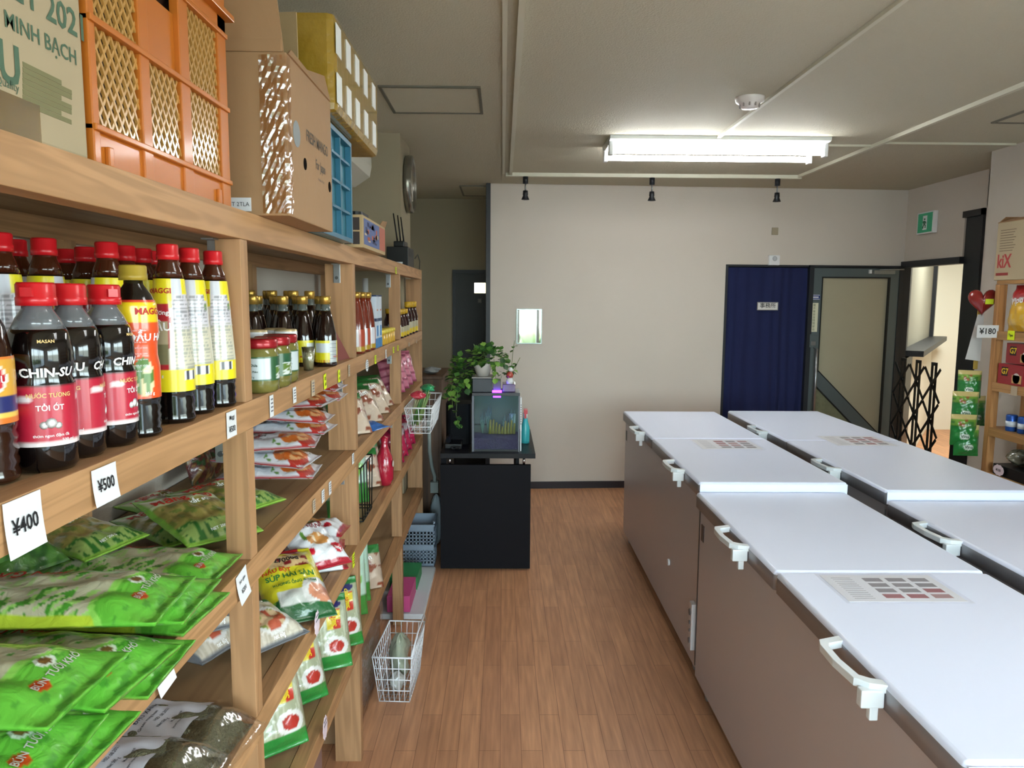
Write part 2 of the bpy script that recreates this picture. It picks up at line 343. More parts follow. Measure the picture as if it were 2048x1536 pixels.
q=MB(); bwbox(q,3.2,3.38,1.815,1.845,.022,.06); bwbox(q,3.17,3.19,1.82,1.85,.022,.04,1); q.tube([(3.25,-.05,1.85),(3.42,-.12,1.852)],.006,5); q.build('door_closer',[mat('closer','8d918e',.35,metal=.5),whitep],D2)
def stick(name,label,cat,s0,s1,z0,z1,col,t=.0225,th=.001):
    q=MB(); bwbox(q,s0,s1,z0,z1,t,t+th); o=q.build(name,col); o.matrix_world=BW; return tag(o,label,cat)
a=stick('door_sticker','small blue rectangular sticker on the grey aluminium door','sticker',2.676,2.762,1.598,1.642,mat('blue_print','22397e',.4))
q=MB(); bwbox(q,2.679,2.759,1.601,1.606,.0235,.024); bwbox(q,2.679,2.759,1.634,1.639,.0235,.024); bwbox(q,2.69,2.75,1.614,1.625,.0235,.024); q.build('sticker_print',whitep,a)
a=stick('door_sticker','tall narrow cream sticker above the grey door handle','sticker',2.683,2.752,1.33,1.572,mat('cream_paper','d6d5bb',.6))
q=MB(); R=random.Random(4)
for k in range(9): text_into(q,random.Random(k).choice('省エネ自動節電中開閉注意'),.024,lambda x,y,k=k:(2.718+x,-.0242,1.552-k*.0255+y),0)
q.build('lettering',mat('olive_ink','56603a',.6),a)
# office curtain
def curtain():
    q=MB(); n=120; m=14
    for j in range(m+1):
        z=1.862-1.86*j/m
        for i in range(n+1):
            s=1.975+.69*i/n; a=i/n
            t=.012+.010*math.sin(a*46+math.sin(a*9)*1.6)*(0.45+.55*j/m)+.006*math.sin(a*17+j*.15)
            q.v.append((s+.006*math.sin(j*.5+a*5),t,z))
    for j in range(m):
        for i in range(n):
            k=j*(n+1)+i; q.face((k,k+n+1,k+n+2,k+1),0,True)
    o=q.build('office_curtain',mat('navy_cloth','18204a',.9,bump=.2,bscale=500)); o.matrix_world=BW
    tag(o,'long navy blue curtain hanging in the office doorway','curtain')
curtain()
q=MB(); bwbox(q,1.955,1.975,0,1.885,-.1,.004); bwbox(q,1.975,2.662,1.868,1.885,-.1,.004); o=S(q.build('trim_3',dark)); o.matrix_world=BW
q=MB(); bwbox(q,1.955,3.55,0,1.885,-.13,-.11); o=S(q.build('wall_office',mat('office_dark','15161c',.9))); o.matrix_world=BW
sg=thing('office_sign','white office sign with black characters pinned on the navy curtain','sign'); sg.matrix_world=BW
q=MB(); bwbox(q,2.232,2.412,1.508,1.576,.006,.010); q.build('sign_board',mat('sign_edge','8c8a86',.6),sg)
q=MB(); bwbox(q,2.238,2.406,1.514,1.570,.010,.011); q.build('sign_face',mat('sign_white','dcdad6',.6),sg)
q=MB(); text_into(q,'事務所',.046,lambda x,y:(2.322+x,-.0118,1.545+y),0,.01); q.build('lettering',black,sg)
# small things on the wall
al=thing('wall_chime','small white wireless chime box above the curtain','chime'); al.matrix_world=BW
q=MB(); bwbox(q,2.31,2.40,1.882,1.962,0,.03); q.build('case',whitep,al,bev=.004)
q=MB(); q.lathe([(.018,0),(.02,.003),(.013,.004)],20); q.xf(Matrix.Translation((2.355,-.03,1.935))@Matrix.Rotation(PI/2,4,'X')); q.build('dial',mat('dial_grey','b9bcc0'),al)
pl=thing('wall_plate','blank cream wall plate high above the curtain','plate'); pl.matrix_world=BW
q=MB(); bwbox(q,2.33,2.385,2.13,2.19,0,.008); q.build('cover',wall2,pl,bev=.003)
mi=thing('wall_mirror','small rectangular mirror on the cream wall above the aquarium plants','mirror'); mi.matrix_world=BW
q=MB(); bwbox(q,.216,.425,1.222,1.508,.002,.010); q.build('backing',mat('mirror_edge','8f9a98',.2,metal=.5),mi)
q=MB(); bwbox(q,.224,.417,1.230,1.500,.010,.011); q.build('mirror_glass',mat('mirror_glass','f4f6f2',.02,metal=1),mi)
ex=thing('exit_sign','small green and white emergency exit sign on the right-hand wall','sign',(3.38,5.97,2.21))
MB().box(-.035,-.115,-.085,0,.115,.085).build('housing',whitep,ex,bev=.004)
gs=MB().box(-.0365,-.1,-.075,-.035,.1,.075).build('sign_face',mat('exit_green','1d6b4a',.4,emit='1d6b4a',estr=.25),ex)
q=MB(); q.box(-.0375,-.03,-.055,-.0365,.028,.055,0)
text_into(q,'EXIT',.03,lambda x,y:(-.0385,.06-0*y-.0, 0),0) if False else None
q.build('doorway_symbol',whitep,ex)
q=MB()
def fig(pts,r):
    q.tube([(-.0382,a,b) for a,b in pts],r,5)
fig([(0,.012),(.002,-.012)],.008); fig([(.002,-.012),(-.014,-.022),(-.010,-.042)],.0045); fig([(.002,-.012),(.016,-.026),(.02,-.044)],.0045); fig([(0,.012),(-.016,.004),(-.02,-.008)],.0035); fig([(0,.012),(.018,.012),(.022,.0)],.0035)
q.lathe([(0,-.007),(.006,-.004),(.007,0),(.006,.004),(0,.007)],10,0,-.0382,0,.028)
q.build('running_figure',mat('exit_green2','17583c',.5),ex)
# ---------------------------------------------------------------- ceiling: hatches, ducts, tracks, lamp
def hatch(n,x0,x1,y0,y1):
    o=bpy.data.objects.new('trim_%d'%n,None); COL.objects.link(o); S(o)
    f=MB(); w=.014
    f.box(x0,y0,CZ-.008,x1,y0+w,CZ); f.box(x0,y1-w,CZ-.008,x1,y1,CZ); f.box(x0,y0+w,CZ-.008,x0+w,y1-w,CZ); f.box(x1-w,y0+w,CZ-.008,x1,y1-w,CZ)
    f.build('hatch_frame',mat('hatch_frame','6a665a',.5,metal=.3),o)
    MB().box(x0+w,y0+w,CZ-.004,x1-w,y1-w,CZ).build('hatch_panel',ceilm,o)
hatch(4,-.545,-.10,3.36,3.83); hatch(5,2.5,2.95,3.45,3.92); hatch(6,-.36,.3,6.25,6.85)
# surface wiring duct round the ceiling
q=MB(); w=.022; h=.02
q.box(.045,-1.5,CZ-h,.045+w,5.62,CZ); q.box(2.17,-1.5,CZ-h,2.17+w,5.62,CZ); S(q.build('trim_7',duct))
q=MB().box(-.005,-1.5,CZ-.012,.012,5.6,CZ); S(q.build('trim_8',duct))
q=MB().box(.02,5.60,CZ-.026,2.2,5.64,CZ); S(q.build('trim_9',duct))
q=MB().box(1.20,-1.5,CZ-.014,1.218,4.33,CZ); S(q.build('trim_10',duct))
q=MB().box(1.92,4.5,CZ-.012,2.18,4.512,CZ); S(q.build('trim_11',duct))
q=MB().box(2.2,4.42,CZ-.012,2.98,4.43,CZ); S(q.build('trim_12',duct))
spc=mat('spot_black','1a1d22',.4)
def spot(x,lab):
    t=thing('ceiling_spotlight',lab,'spotlight',(x,5.62,CZ-.026),0,'track spotlights near the back wall')
    MB().lathe([(.0,0),(.02,0),(.02,-.05),(.0,-.05)][::-1],14).build('mount',spc,t)
    MB().lathe([(.006,-.10),(.006,-.05)],8).build('stem',steel,t)
    hd=MB().lathe([(.018,-.10),(.02,-.13),(.017,-.135),(.030,-.165),(.026,-.166),(.0,-.155)][::-1],16); hd.lathe([(0,-.1),(.018,-.1)],16); hd.build('lamp_head',spc,t)
spot(.165,'black spotlight hanging from the ceiling duct, nearest the hallway'); spot(1.10,'black spotlight hanging from the ceiling duct, the middle one of three'); spot(2.03,'black spotlight hanging from the ceiling duct, nearest the grey door')
sd=thing('smoke_detector','round white smoke detector on the ceiling beside the wiring duct','detector',(1.12,3.5,CZ))
MB().lathe([(0,-.05),(.035,-.048),(.045,-.03),(.062,-.02),(.066,-.004),(.066,0)],24).build('case',mat('detector_white','d9d2cc',.4,coat=.4),sd)
q=MB()
for k in range(10):
    a=k*PI/5; q.box(.044*math.cos(a)-.003,.044*math.sin(a)-.003,-.043,.044*math.cos(a)+.003,.044*math.sin(a)+.003,-.02)
q.build('vent_slot_pattern',mat('detector_slot','8d8580',.5),sd)
# twin fluorescent fittings, one in view and one added over the front of the shop
def fluorescent(lx0,lx1,ly,lab,es):
    fl=thing('fluorescent_light',lab,'ceiling light',((lx0+lx1)/2,ly,CZ))
    hw=(lx1-lx0)/2
    q=MB()
    b=len(q.v)
    for x in (-hw,hw):
        for y,z in ((-.17,0),(-.165,-.02),(-.05,-.045),(.05,-.045),(.165,-.02),(.17,0)): q.v.append((x,y,z))
    for k in range(5): q.face((k,k+1,k+7,k+6))
    q.face((0,6,11,5)); q.face((5,4,3,2,1,0)); q.face((6,7,8,9,10,11))
    q.build('reflector',mat('lamp_enamel','e8ece8',.4),fl,recalc=True)
    tube=mat('lit_tube_%d'%es,'ffffff',.4,emit='fbfdff',estr=es)
    for y in (-.11,.11):
        MB().tube([(-hw+.03,y,-.075),(hw-.03,y,-.075)],.0165,12).build('tube',tube,fl)
    for y in (-.11,.11):
        for x in (-hw+.012,hw-.012):
            MB().rbox(x-.012,y-.022,-.10,x+.012,y+.022,-.02,.006).build('lamp_holder',whitep,fl)
fluorescent(.60,1.85,4.47,'long twin-tube fluorescent ceiling light, switched on, in front of the back wall',21)
fluorescent(.60,1.85,1.15,'added twin-tube fluorescent ceiling light, out of view over the near end of the freezers',17)  # extra lamp, added to lift the brightness of lids and floor
# ================================================================ FREEZERS
lidw=mat('freezer_lid_white','e4ebff',.33,spec=.35); side=mat('freezer_side','c8c2c4',.36,metal=.3,spec=.5); edge=mat('freezer_lid_edge','9b9ba0',.38,metal=.6); hand=mat('handle_white','dfe6ea',.3,coat=.3)
def freezer(label,x0,x1,y0,y1,zt,hy,badge=False,panel=True):
    t=thing('chest_freezer',label,'freezer',(0,0,0),0,'chest freezers'); t.location=(x0,y0,0)
    W=x1-x0; Ln=y1-y0; zb=zt-.062
    b=MB().rbox(.015,.01,.06,W-.015,Ln-.01,zb-.004,.02); b.build('body',side,t)
    MB().box(.05,.03,.035,W-.05,Ln-.03,.06).build('plinth',black,t)
    MB().rbox(.02,.015,zb-.006,W-.02,Ln-.015,zb+.004,.015).build('gasket',mat('lid_gasket','55565a',.6),t)
    MB().box(.0135,.018,.07,.0152,.026,zb-.02).build('corner_strip',steel,t)
    mid=Ln/2
    for (a,c),h in zip(((0,mid-.003),(mid+.003,Ln)),hy):
        q=MB(); n0=len(q.v)
        # lid: rounded-edge slab, sides metallic, top white
        prof=[(0,zb+.004),(0,zt-.012),(.004,zt-.003),(.012,zt)]
        ring=[]
        for ins,z in prof:
            pts=[]
            for cx,cy,a0 in ((W-.02,c-.012,0),(.02,c-.012,PI/2),(.02,a+.012,PI),(W-.02,a+.012,1.5*PI)):
                for k in range(5):
                    an=a0+k*PI/8; rx=.02-ins*.9; ry=.012-min(ins,.011)
                    pts.append((cx+rx*math.cos(an),cy+ry*math.sin(an)))
            ring.append(([q.vert((x,y,z)) for x,y in pts]))
        N=len(ring[0])
        for r0,r1,mm in zip(ring,ring[1:],(1,0,0)):
            for k in range(N):
                k2=(k+1)%N; q.face((r0[k],r0[k2],r1[k2],r1[k]),mm,True)
        q.face(ring[-1],0); q.face(ring[0][::-1],1)
        lid=q.build('lid',[lidw,edge],t,recalc=True)
        if a==0 : MB().box(.004,-.0045,zb+.006,W-.004,-.0005,zt-.006).build('lid_end_strip',lidw,t,bev=.0015)
        # pull handle, C-shaped bracket standing proud of the lid front
        q=MB(); hl=.23; zt2=zt-.004
        path=[(h-hl/2,.006),(h-hl/2+.012,-.03),(h-hl/2+.035,-.052),(h,-.060),(h+hl/2-.045,-.058),(h+hl/2-.02,-.05),(h+hl/2,.006)]
        inn=[(h-hl/2+.026,.006),(h-hl/2+.034,-.018),(h-hl/2+.048,-.035),(h,-.043),(h+hl/2-.055,-.041),(h+hl/2-.04,-.034),(h+hl/2-.026,.006)]
        bb=len(q.v); K=len(path)
        for z in (zt2-.018,zt2):
            for y,x in path: q.v.append((x,y,z))
            for y,x in inn: q.v.append((x,y,z))
        for k in range(K-1):
            q.face((bb+k,bb+k+1,bb+K+k+1,bb+K+k)); q.face((bb+2*K+k,bb+3*K+k,bb+3*K+k+1,bb+2*K+k+1))
            q.face((bb+k,bb+2*K+k,bb+2*K+k+1,bb+k+1)); q.face((bb+K+k,bb+K+k+1,bb+3*K+k+1,bb+3*K+k))
        q.face((bb,bb+K,bb+3*K,bb+2*K)); q.face((bb+K-1,bb+3*K-1,bb+4*K-1,bb+2*K-1)[::1])
        hd=q.build('handle',hand,lid,recalc=True,bev=.002)
        MB().box(-.05,h-hl/2+.002,zt2-.05,-.002,h-hl/2+.024,zt2-.012).box(-.03,h-hl/2+.004,zt2-.078,-.012,h-hl/2+.02,zt2-.045).build('lock_tab',hand,lid,bev=.003)
    for cx,cy in ((.05,.12),(.05,Ln-.12),(W-.05,.12),(W-.05,Ln-.12)):
        q=MB(); q.tube([(cx-.012,cy,.027),(cx+.012,cy,.027)],.027,14); q.box(cx-.008,cy-.006,.027,cx+.008,cy+.006,.06)
        q.build('caster',mat('caster_grey','8b8f90',.4),t)
    if badge: MB().box(.012,Ln-.09,zb-.12,.015,Ln-.055,zb-.055).build('badge',mat('badge_dark','3a3436',.3),t)
    if panel:
        q=MB(); q.rbox(-.003,.03,.13,.016,.075,.33,.004); p=q.build('control_panel',mat('panel_white','cfc9c9',.3),t)
        q=MB()
        for z,r in ((.165,.012),(.21,.006),(.245,.008),(.29,.014)):
            q.tube([(-.007,.052,z),(-.003,.052,z)],r,12)
        q.build('dial',mat('dial_dark','6a6668',.4),p)
    q=MB(); q.tube([(.006,Ln*.28,.33),(.016,Ln*.28,.33)],.016,14); q.build('drain_cap',whitep,t)
    return t
def hyf(us,y0,x=.75,z=.8):
    return [atx(u,v,x).y-y0 for u,v in us]
f1=freezer('white-lidded chest freezer nearest the camera, on the aisle side',.785,1.395,1.165,2.93,.825,hyf(((1690,1290),(1455,1050)),1.165),badge=True,panel=False)
f2=freezer('white-lidded chest freezer at the far end of the aisle row, nearest the aquarium desk',.80,1.41,2.945,4.86,.86,hyf(((1335,930),(1265,857)),2.945),badge=True)
f3=freezer('white-lidded chest freezer cut off by the right edge of the photo',1.50,2.11,1.165,2.81,.825,(.42,1.28),panel=False)
f4=freezer('white-lidded chest freezer at the far end of the right-hand row, nearest the navy curtain',1.505,2.115,2.83,4.90,.86,(.5,1.42),panel=False)
# product notices lying on the lids
def notice(label,x0,x1,y0,y1,z,sk=.0,rows=4,cols=3):
    t=thing('product_notice',label,'notice',((x0+x1)/2,(y0+y1)/2,z),sk,'product notices lying on the freezer lids')
    w=(x1-x0)/2;h=(y1-y0)/2
    MB().box(-w,-h,0,w,h,.0006).build('paper',mat('notice_paper','e4e6ee',.6),t)
    q=MB(); R=random.Random(int(z*1000+x0*100))
    for i in range(cols):
        for j in range(rows):
            cx=-w*.35+ (i+.5)*w*1.25/cols; cy=-h*.82+(j+.5)*h*1.64/rows
            q.box(cx-w*.16,cy-h*.14,.0006,cx+w*.16,cy+h*.14,.0009,R.randint(0,2))
    q.build('pictures',[mat('pic_a','9c6a70',.5),mat('pic_b','8d8a90',.5),mat('pic_c','a7888a',.5)],t)
    q=MB()
    for k in range(12): q.box(-w*.85,-h*.8+k*h*.14,.0006,-w*.5,-h*.8+k*h*.14+.003,.0009)
    q.build('printed_lines',mat('line_ink','9b9aa2',.5),t)
    MB().box(-w-.012,-h-.012,.0007,w+.012,h+.012,.0014).build('plastic_cover',clear_mat('sleeve','ffffff',.97,.2,fr=.08),t)
def midp(u,v,z): return atz(u,v,z)
a=atz(1625,1137,.825);b_=atz(1850,1136,.825);c_=atz(1905,1189,.825)
notice('large product notice in a plastic sleeve on the nearest freezer lid',.90,1.21,1.835,2.02,.8253,.0)
notice('product notice on the far aisle freezer, over the gap of its lids',1.0,1.30,3.62,3.86,.8603,.0)
notice('product notice on the far freezer of the right-hand row',1.72,2.02,3.72,3.98,.8603,.0)
# ================================================================ TIMBER SHELVING, LEFT
pine=wood('pine','bb8e62','9c744c',1); pinez=wood('pine_upright','b2875e','97704b',2); ply=wood('plywood','a98a63','937350',1,.6,6)
XF=-.48; XB=-.875
LV=[1.756,1.400,1.095,.772,.447]
rack=thing('timber_shelving','long open pine shelving unit along the left wall, loaded with groceries','shelving',(0,0,0))
Y0,Y1=-1.2,4.47
for i,z in enumerate(LV):
    q=MB(); q.box(XB,Y0,z-.012,XF-.0395,4.30,z); q.box(-.57,4.30,z-.012,XF-.0395,Y1,z) if True else None
    q.build('shelf_board',ply,rack)
    MB().box(XF-.038,Y0,z-.052,XF,Y1,z+.001).build('front_beam',pine,rack,bev=.0015)
    MB().box(XB,Y0,z-.055,XB+.03,4.29,z-.0125).build('rear_beam',pine,rack)
posts=[(.36,.09),(1.39,.047),(2.42,.09),(3.50,.05),(4.43,.09)]
zs=[0]+LV[::-1]
for y,wd in posts:
    for a,b in zip(zs,zs[1:]):
        MB().box(XF-wd,y,(a+.0015 if a else 0),XF-.0005,y+.038,b-.0525).build('upright',pinez,rack,bev=.001)
        if y<4.2: MB().box(XB+.0305,y,a if a==0 else a+.001,XB+.075,y+.038,b-.056).build('rear_upright',pinez,rack)
# steel angle brackets: top of each upright, and below each shelf
def bracket(y,z,up=False):
    q=MB(); q.rbox(XF-.062,y-.0035,z,XF-.040,y-.0005,z+.06,.001)
    q.box(XF-.062,y-.03,z+.0575,XF-.040,y-.003,z+.06) 
    s=q.build('bracket',steel,rack)
    q=MB(); q.tube([(XF-.051,y-.008,z+.016),(XF-.051,y-.0035,z+.016)],.0055,8); q.build('screw',mat('screw','6a6d70',.3,metal=.9),s)
for y in (1.395,2.42,3.5):
    for z in (LV[0],LV[1],LV[2],LV[3]): bracket(y,z-.0525-.0605)
# price tags ------------------------------------------------------
tagw=mat('tag_paper','dcdde0',.7); tagy=mat('tag_yellow','dff01e',.6); ink=mat('marker_ink','17171b',.6); tagpink=mat('tag_pink','e3cfd8',.7); inkf=mat('ink_faint','77757c',.7); tagclr=mat('tag_faded','b9a68c',.6)
def ptag(label,u,v,w,h,txt,z=None,rot=0,col=tagw,inkm=ink,size=None,off=.002,group=None,shape='rect',lines=None,curl=0):
    """card hung flat on the front of a shelf beam; u,v the card's centre in the photo"""
    p=atx(u,v,XF+off); t=thing('price_tag',label,'price tag',p,0,group or 'price tags along the shelf edges')
    t.rotation_euler=(rot,0,0)
    q=MB()
    if shape=='rect':
        N=8
        for side_ in (0,1):
            for j in range(N+1):
                zz=h/2-h*j/N; xx=curl*(j/N)**2+side_*.0007
                q.v.append((xx,-w/2,zz)); q.v.append((xx,w/2,zz))
        n=2*(N+1)
        for j in range(N):
            q.face((2*j,2*j+1,2*j+3,2*j+2)[::-1]); q.face((n+2*j,n+2*j+2,n+2*j+3,n+2*j+1)[::-1])
        for j in range(N):
            q.face((2*j,2*j+2,n+2*j+2,n+2*j)); q.face((2*j+1,n+2*j+1,n+2*j+3,2*j+3))
        q.face((0,n,n+1,1)); q.face((2*N,2*N+1,n+2*N+1,n+2*N))
    else:
        pts=[]
        for k in range(40):
            a=2*PI*k/40; r=1+(.08*math.cos(a*10) if shape=='cloud' else 0); pts.append((w/2*r*math.cos(a),h/2*r*math.sin(a)))
        q.prism(pts,0,.001); q.xf(Matrix(((0,0,1,0),(1,0,0,0),(0,1,0,0),(0,0,0,1))))
    q.build('card',col,t,recalc=True)
    q=MB()
    if lines:
        for k,(s_,sz,dz) in enumerate(lines): text_into(q,s_,sz,lambda x,y,dz=dz:(.0016+curl*max(0,(h/2-(y+dz))/h)**2,x,y+dz),0,.012)
    elif txt:
        sz=size or w*.42; text_into(q,txt,sz,lambda x,y:(.0016+curl*max(0,(h/2-y)/h)**2+.0002,x,y),0,.018,.9)
    else:
        for k in range(2 if shape=='cloud' else 4): q.box(.0012,-w*.3,h*.28-k*h*.18,.0015,w*.3,h*.28-k*h*.18+h*.07)
    if q.v: q.build('lettering',inkm,t)
    return t
ptag('white price card reading ¥400 hung at the near end of the upper shelf',47,1048,.058,.056,'¥400',curl=.004,size=.022)
ptag('white price card reading ¥500 hung below the red-capped sauce bottles',209,968,.054,.044,'¥500',curl=.004,size=.020)
ptag('white price card reading ¥500 below smaller writing, hung beside the first upright',463,848,.046,.046,None,lines=[('Maggi',.011,.012),('¥500',.015,-.009)])
ptag('small white printed tag below the green-labelled jars',543,812,.024,.045,None,inkm=inkf)
ptag('small white printed tag left of a see-through tag on the upper shelf',589,790,.025,.036,None,inkm=inkf)
ptag('see-through taped tag between a white and a yellow tag on the upper shelf',626,776,.030,.040,None,col=tagclr,inkm=inkf)
ptag('bright yellow tag hung left of another yellow tag below the dark sauce bottles',650,763,.026,.040,None,col=tagy,lines=[('¥25',.012,.008),('690',.012,-.008)],rot=.1)
ptag('bright yellow tag beside the second upright, below the dark sauce bottles',678,752,.024,.036,None,col=tagy,lines=[('¥2-',.011,.007),('600',.011,-.007)])
ptag('faded tag on the upper shelf edge in front of the second upright',698,741,.022,.036,None,col=tagclr,inkm=inkf)
ptag('white oval price tag hung below the red-brown sauce bottles',734,731,.052,.042,None,shape='oval',inkm=inkf)
ptag('yellow tag below the blue and white cartons',751,719,.034,.032,None,col=tagy)
ptag('white curled tag right of the yellow tag below the cartons',772,708,.026,.036,None,inkm=inkf)
ptag('yellow tag below the small yellow jars, the nearer of two',787,700,.034,.026,None,col=tagy)
ptag('yellow tag below the small yellow jars, the farther of two',796,696,.034,.024,None,col=tagy)
ptag('pale tag on the last shelf bay below the dark bottles',818,689,.05,.02,None,inkm=inkf,col=tagclr)
ptag('pale tag at the very end of the upper shelf',833,683,.04,.018,None,inkm=inkf,col=tagclr)
ptag('white handwritten price card in front of the first upright on the noodle shelf',484,1170,.052,.056,None,lines=[('bún gạo',.009,.012),('¥201',.012,-.008)],rot=.15,curl=.006)
ptag('crumpled white price card hung below the nearest green noodle bags',326,1344,.050,.050,'¥200',size=.018,inkm=inkf,curl=.006,rot=.1)
ptag('small printed tag on the knotty part of the noodle shelf edge',628,1012,.026,.034,None,col=tagclr,inkm=inkf)
ptag('small white tag below the pile of white seafood packets, the nearer of two',646,992,.026,.034,None,inkm=inkf)
ptag('small white tag below the pile of white seafood packets, the farther of two',660,976,.026,.036,None,inkm=inkf)
ptag('small tag in front of the second upright on the noodle shelf',706,917,.028,.034,None,inkm=inkf)
ptag('yellow tag in front of the second upright below the flour packets',707,1120,.030,.045,None,col=tagy)
ptag('pink cloud-shaped tag hung below the yellow soup packet',634,1246,.050,.062,None,col=tagpink,inkm=inkf,shape='cloud',off=.012)
ptag('pink cloud-shaped tag hung from the lowest visible shelf',650,1455,.046,.062,None,col=tagpink,inkm=inkf,shape='cloud',off=.012)
ptag('yellow tag stuck on the top beam near the router',792,541,.035,.03,None,col=tagy)
# ================================================================ ON TOP OF THE SHELVING
ZT=LV[0]+.0015
card=mat('cardboard','b39a72',.75,noise=.06,nscale=5,bump=.1,bscale=30); card2=mat('cardboard_brown','a07c58',.7,noise=.07,nscale=4,bump=.1,bscale=30); cardp=mat('cardboard_pale','a8977a',.75,noise=.04,nscale=5)
gprint=mat('green_print','4c6450',.8); tapeg=clear_mat('packing_tape','fff4e0',.80,.12); dkprint=mat('olive_print','75704d',.7); greyprint=mat('grey_print','5f564c',.7)
def onface(x): # letters upright on a +x facing side; a: along y (reading direction -y..: text reads towards +y far)
    return lambda a,b,y0,z0: (x, y0+a, z0+b)
def facetext(q,s,size,x,y0,z0,m=0,bold=.01,sx=1):
    text_into(q,s,size,lambda a,b:(x,y0+a,z0+b),m,bold,sx)
# 1 pale green-printed carton, nearest the camera
t=thing('cardboard_box','pale carton with green lettering, nearest the camera on top of the shelving','box',(0,0,ZT))
BXF=-.490; yA,yB=.26,.912; hB=.40
MB().box(BXF-.36,yA,0,BXF,yB,hB).build('carton',cardp,t,bev=.004)
def rtext(q,txt,size,x,u,v,m=0,bold=.01,sx=1,right=True,o=None):
    """letters on a side face; right end (or middle) at pixel u,v of that face"""
    p=atx(u,v,x); vs_,_=text_data(txt,size,bold); w=(max(k[0] for k in vs_)-min(k[0] for k in vs_))*sx
    yc=p.y-(w/2 if right else 0); oo=o.location
    text_into(q,txt,size,lambda a,b:(x+.0007-oo.x,yc+a-oo.y,p.z+b-oo.z),m,bold,sx)
q=MB()
rtext(q,'NGON & TÙY TẾT 2021',.040,BXF,168,62,0,.02,1,True,t); rtext(q,'CHẤT LƯỢNG MINH BẠCH',.023,BXF,152,118,0,.012,1,True,t)
rtext(q,'U',.055,BXF,18,132,0,.03,.9,False,t); rtext(q,'Quality',.012,BXF,14,168,0,0,1,False,t)
q.build('lettering',gprint,t)
q=MB()
for k in range(8):
    p=atx(45,128+k*11,BXF); p2=atx(140 if k%3 else 120,128+k*11,BXF); q.box(BXF,p.y,p.z-ZT-.0025,BXF+.0006,p2.y,p.z-ZT+.0025)
q.build('small_print',dkprint,t)
MB().box(BXF+.0007,.745,.002,BXF+.0011,.82,.04).build('tape',clear_mat('brown_tape','d2c490',.95,.35,fr=.15),t)
# 2 orange lattice crate
orange=mat('orange_plastic','b8671c',.42,coat=.1); 
cr=thing('plastic_crate','orange lattice-sided plastic crate on top of the shelving','crate',(-.487,.921,ZT))
CL=.45; CH=.365; CD=.34
def lattice(q,y0,y1,z0,z1,x,th,step,r):
    """diagonal bars clipped to a rectangle in the y-z plane"""
    for sgn in (1,-1):
        k=-40
        while k<80:
            c=z0+k*step
            # line z=c+sgn*1.5*(y-y0)
            pts=[]
            g=sgn*1.45
            for yy in (y0,y1):
                zz=c+g*(yy-y0)
                if z0<=zz<=z1: pts.append((yy,zz))
            for zz in (z0,z1):
                yy=y0+(zz-c)/g
                if y0<yy<y1: pts.append((yy,zz))
            k+=1
            if len(pts)<2: continue
            (a,b),(c2,d2)=pts[0],pts[1]
            dx,dz=c2-a,d2-b; L=math.hypot(dx,dz)
            if L<.006: continue
            nx,nz=-dz/L*r,dx/L*r; off=.0006 if sgn>0 else 0
            i=len(q.v)
            for xx in (x-th-off,x-off):
                for p in ((a-nx,b-nz),(c2-nx,d2-nz),(c2+nx,d2+nz),(a+nx,b+nz)): q.v.append((xx,p[0],p[1]))
            for F in ((3,2,1,0),(4,5,6,7),(0,1,5,4),(1,2,6,5),(2,3,7,6),(3,0,4,7)): q.face([i+m for m in F])
q=MB()
ys=[0,.012,.125,.145,.235,.255,CL-.012,CL]
for a,b in ((0,.015),(.127,.154),(.256,.290),(.413,CL)): q.box(-.014,a,.0,0,b,CH-.03)
for z in (.042,.167,.291): q.box(-.016,0,z-.004,.004,CL,z+.004)
q.box(-.02,0,.318,.014,CL+.008,.328); q.box(-.012,0,.296,0,CL,CH); q.box(-.02,0,CH-.004,.012,CL,CH)
q.box(-.010,.014,0,-.004,CL-.014,.040); q.box(-.012,.154,.172,-.008,.256,.26)
for y in (.03,CL-.06): q.box(-.004,y,0,.002,y+.012,.024)
q.build('side_frame',orange,cr,bev=.0015)
q=MB()
for y0,y1,z0,z1 in ((.015,.127,.046,.163),(.154,.256,.046,.163),(.29,.413,.046,.163),(.015,.127,.171,.287),(.29,.413,.171,.287)):
    lattice(q,y0,y1,z0,z1,-.004,.004,.026,.0021)
tag(q.build('lattice',mat('orange_lattice','b98a48',.28,coat=.6),cr),'fine diamond lattice panels of the crate')
q=MB(); q.box(-CD,0,0,-.006,CL,.004); q.box(-CD,0,.004,-CD+.006,CL,CH); q.box(-CD+.006,0,.004,-.016,.006,CH); q.box(-CD+.006,CL-.006,.004,-.016,CL,CH); q.build('tub',orange,cr)
MB().box(-CD+.03,.012,.006,-.024,CL-.012,CH-.03).build('inner_fill',mat('crate_shade','2a1408',.6),cr)  # dark block standing in for the shade behind the lattice
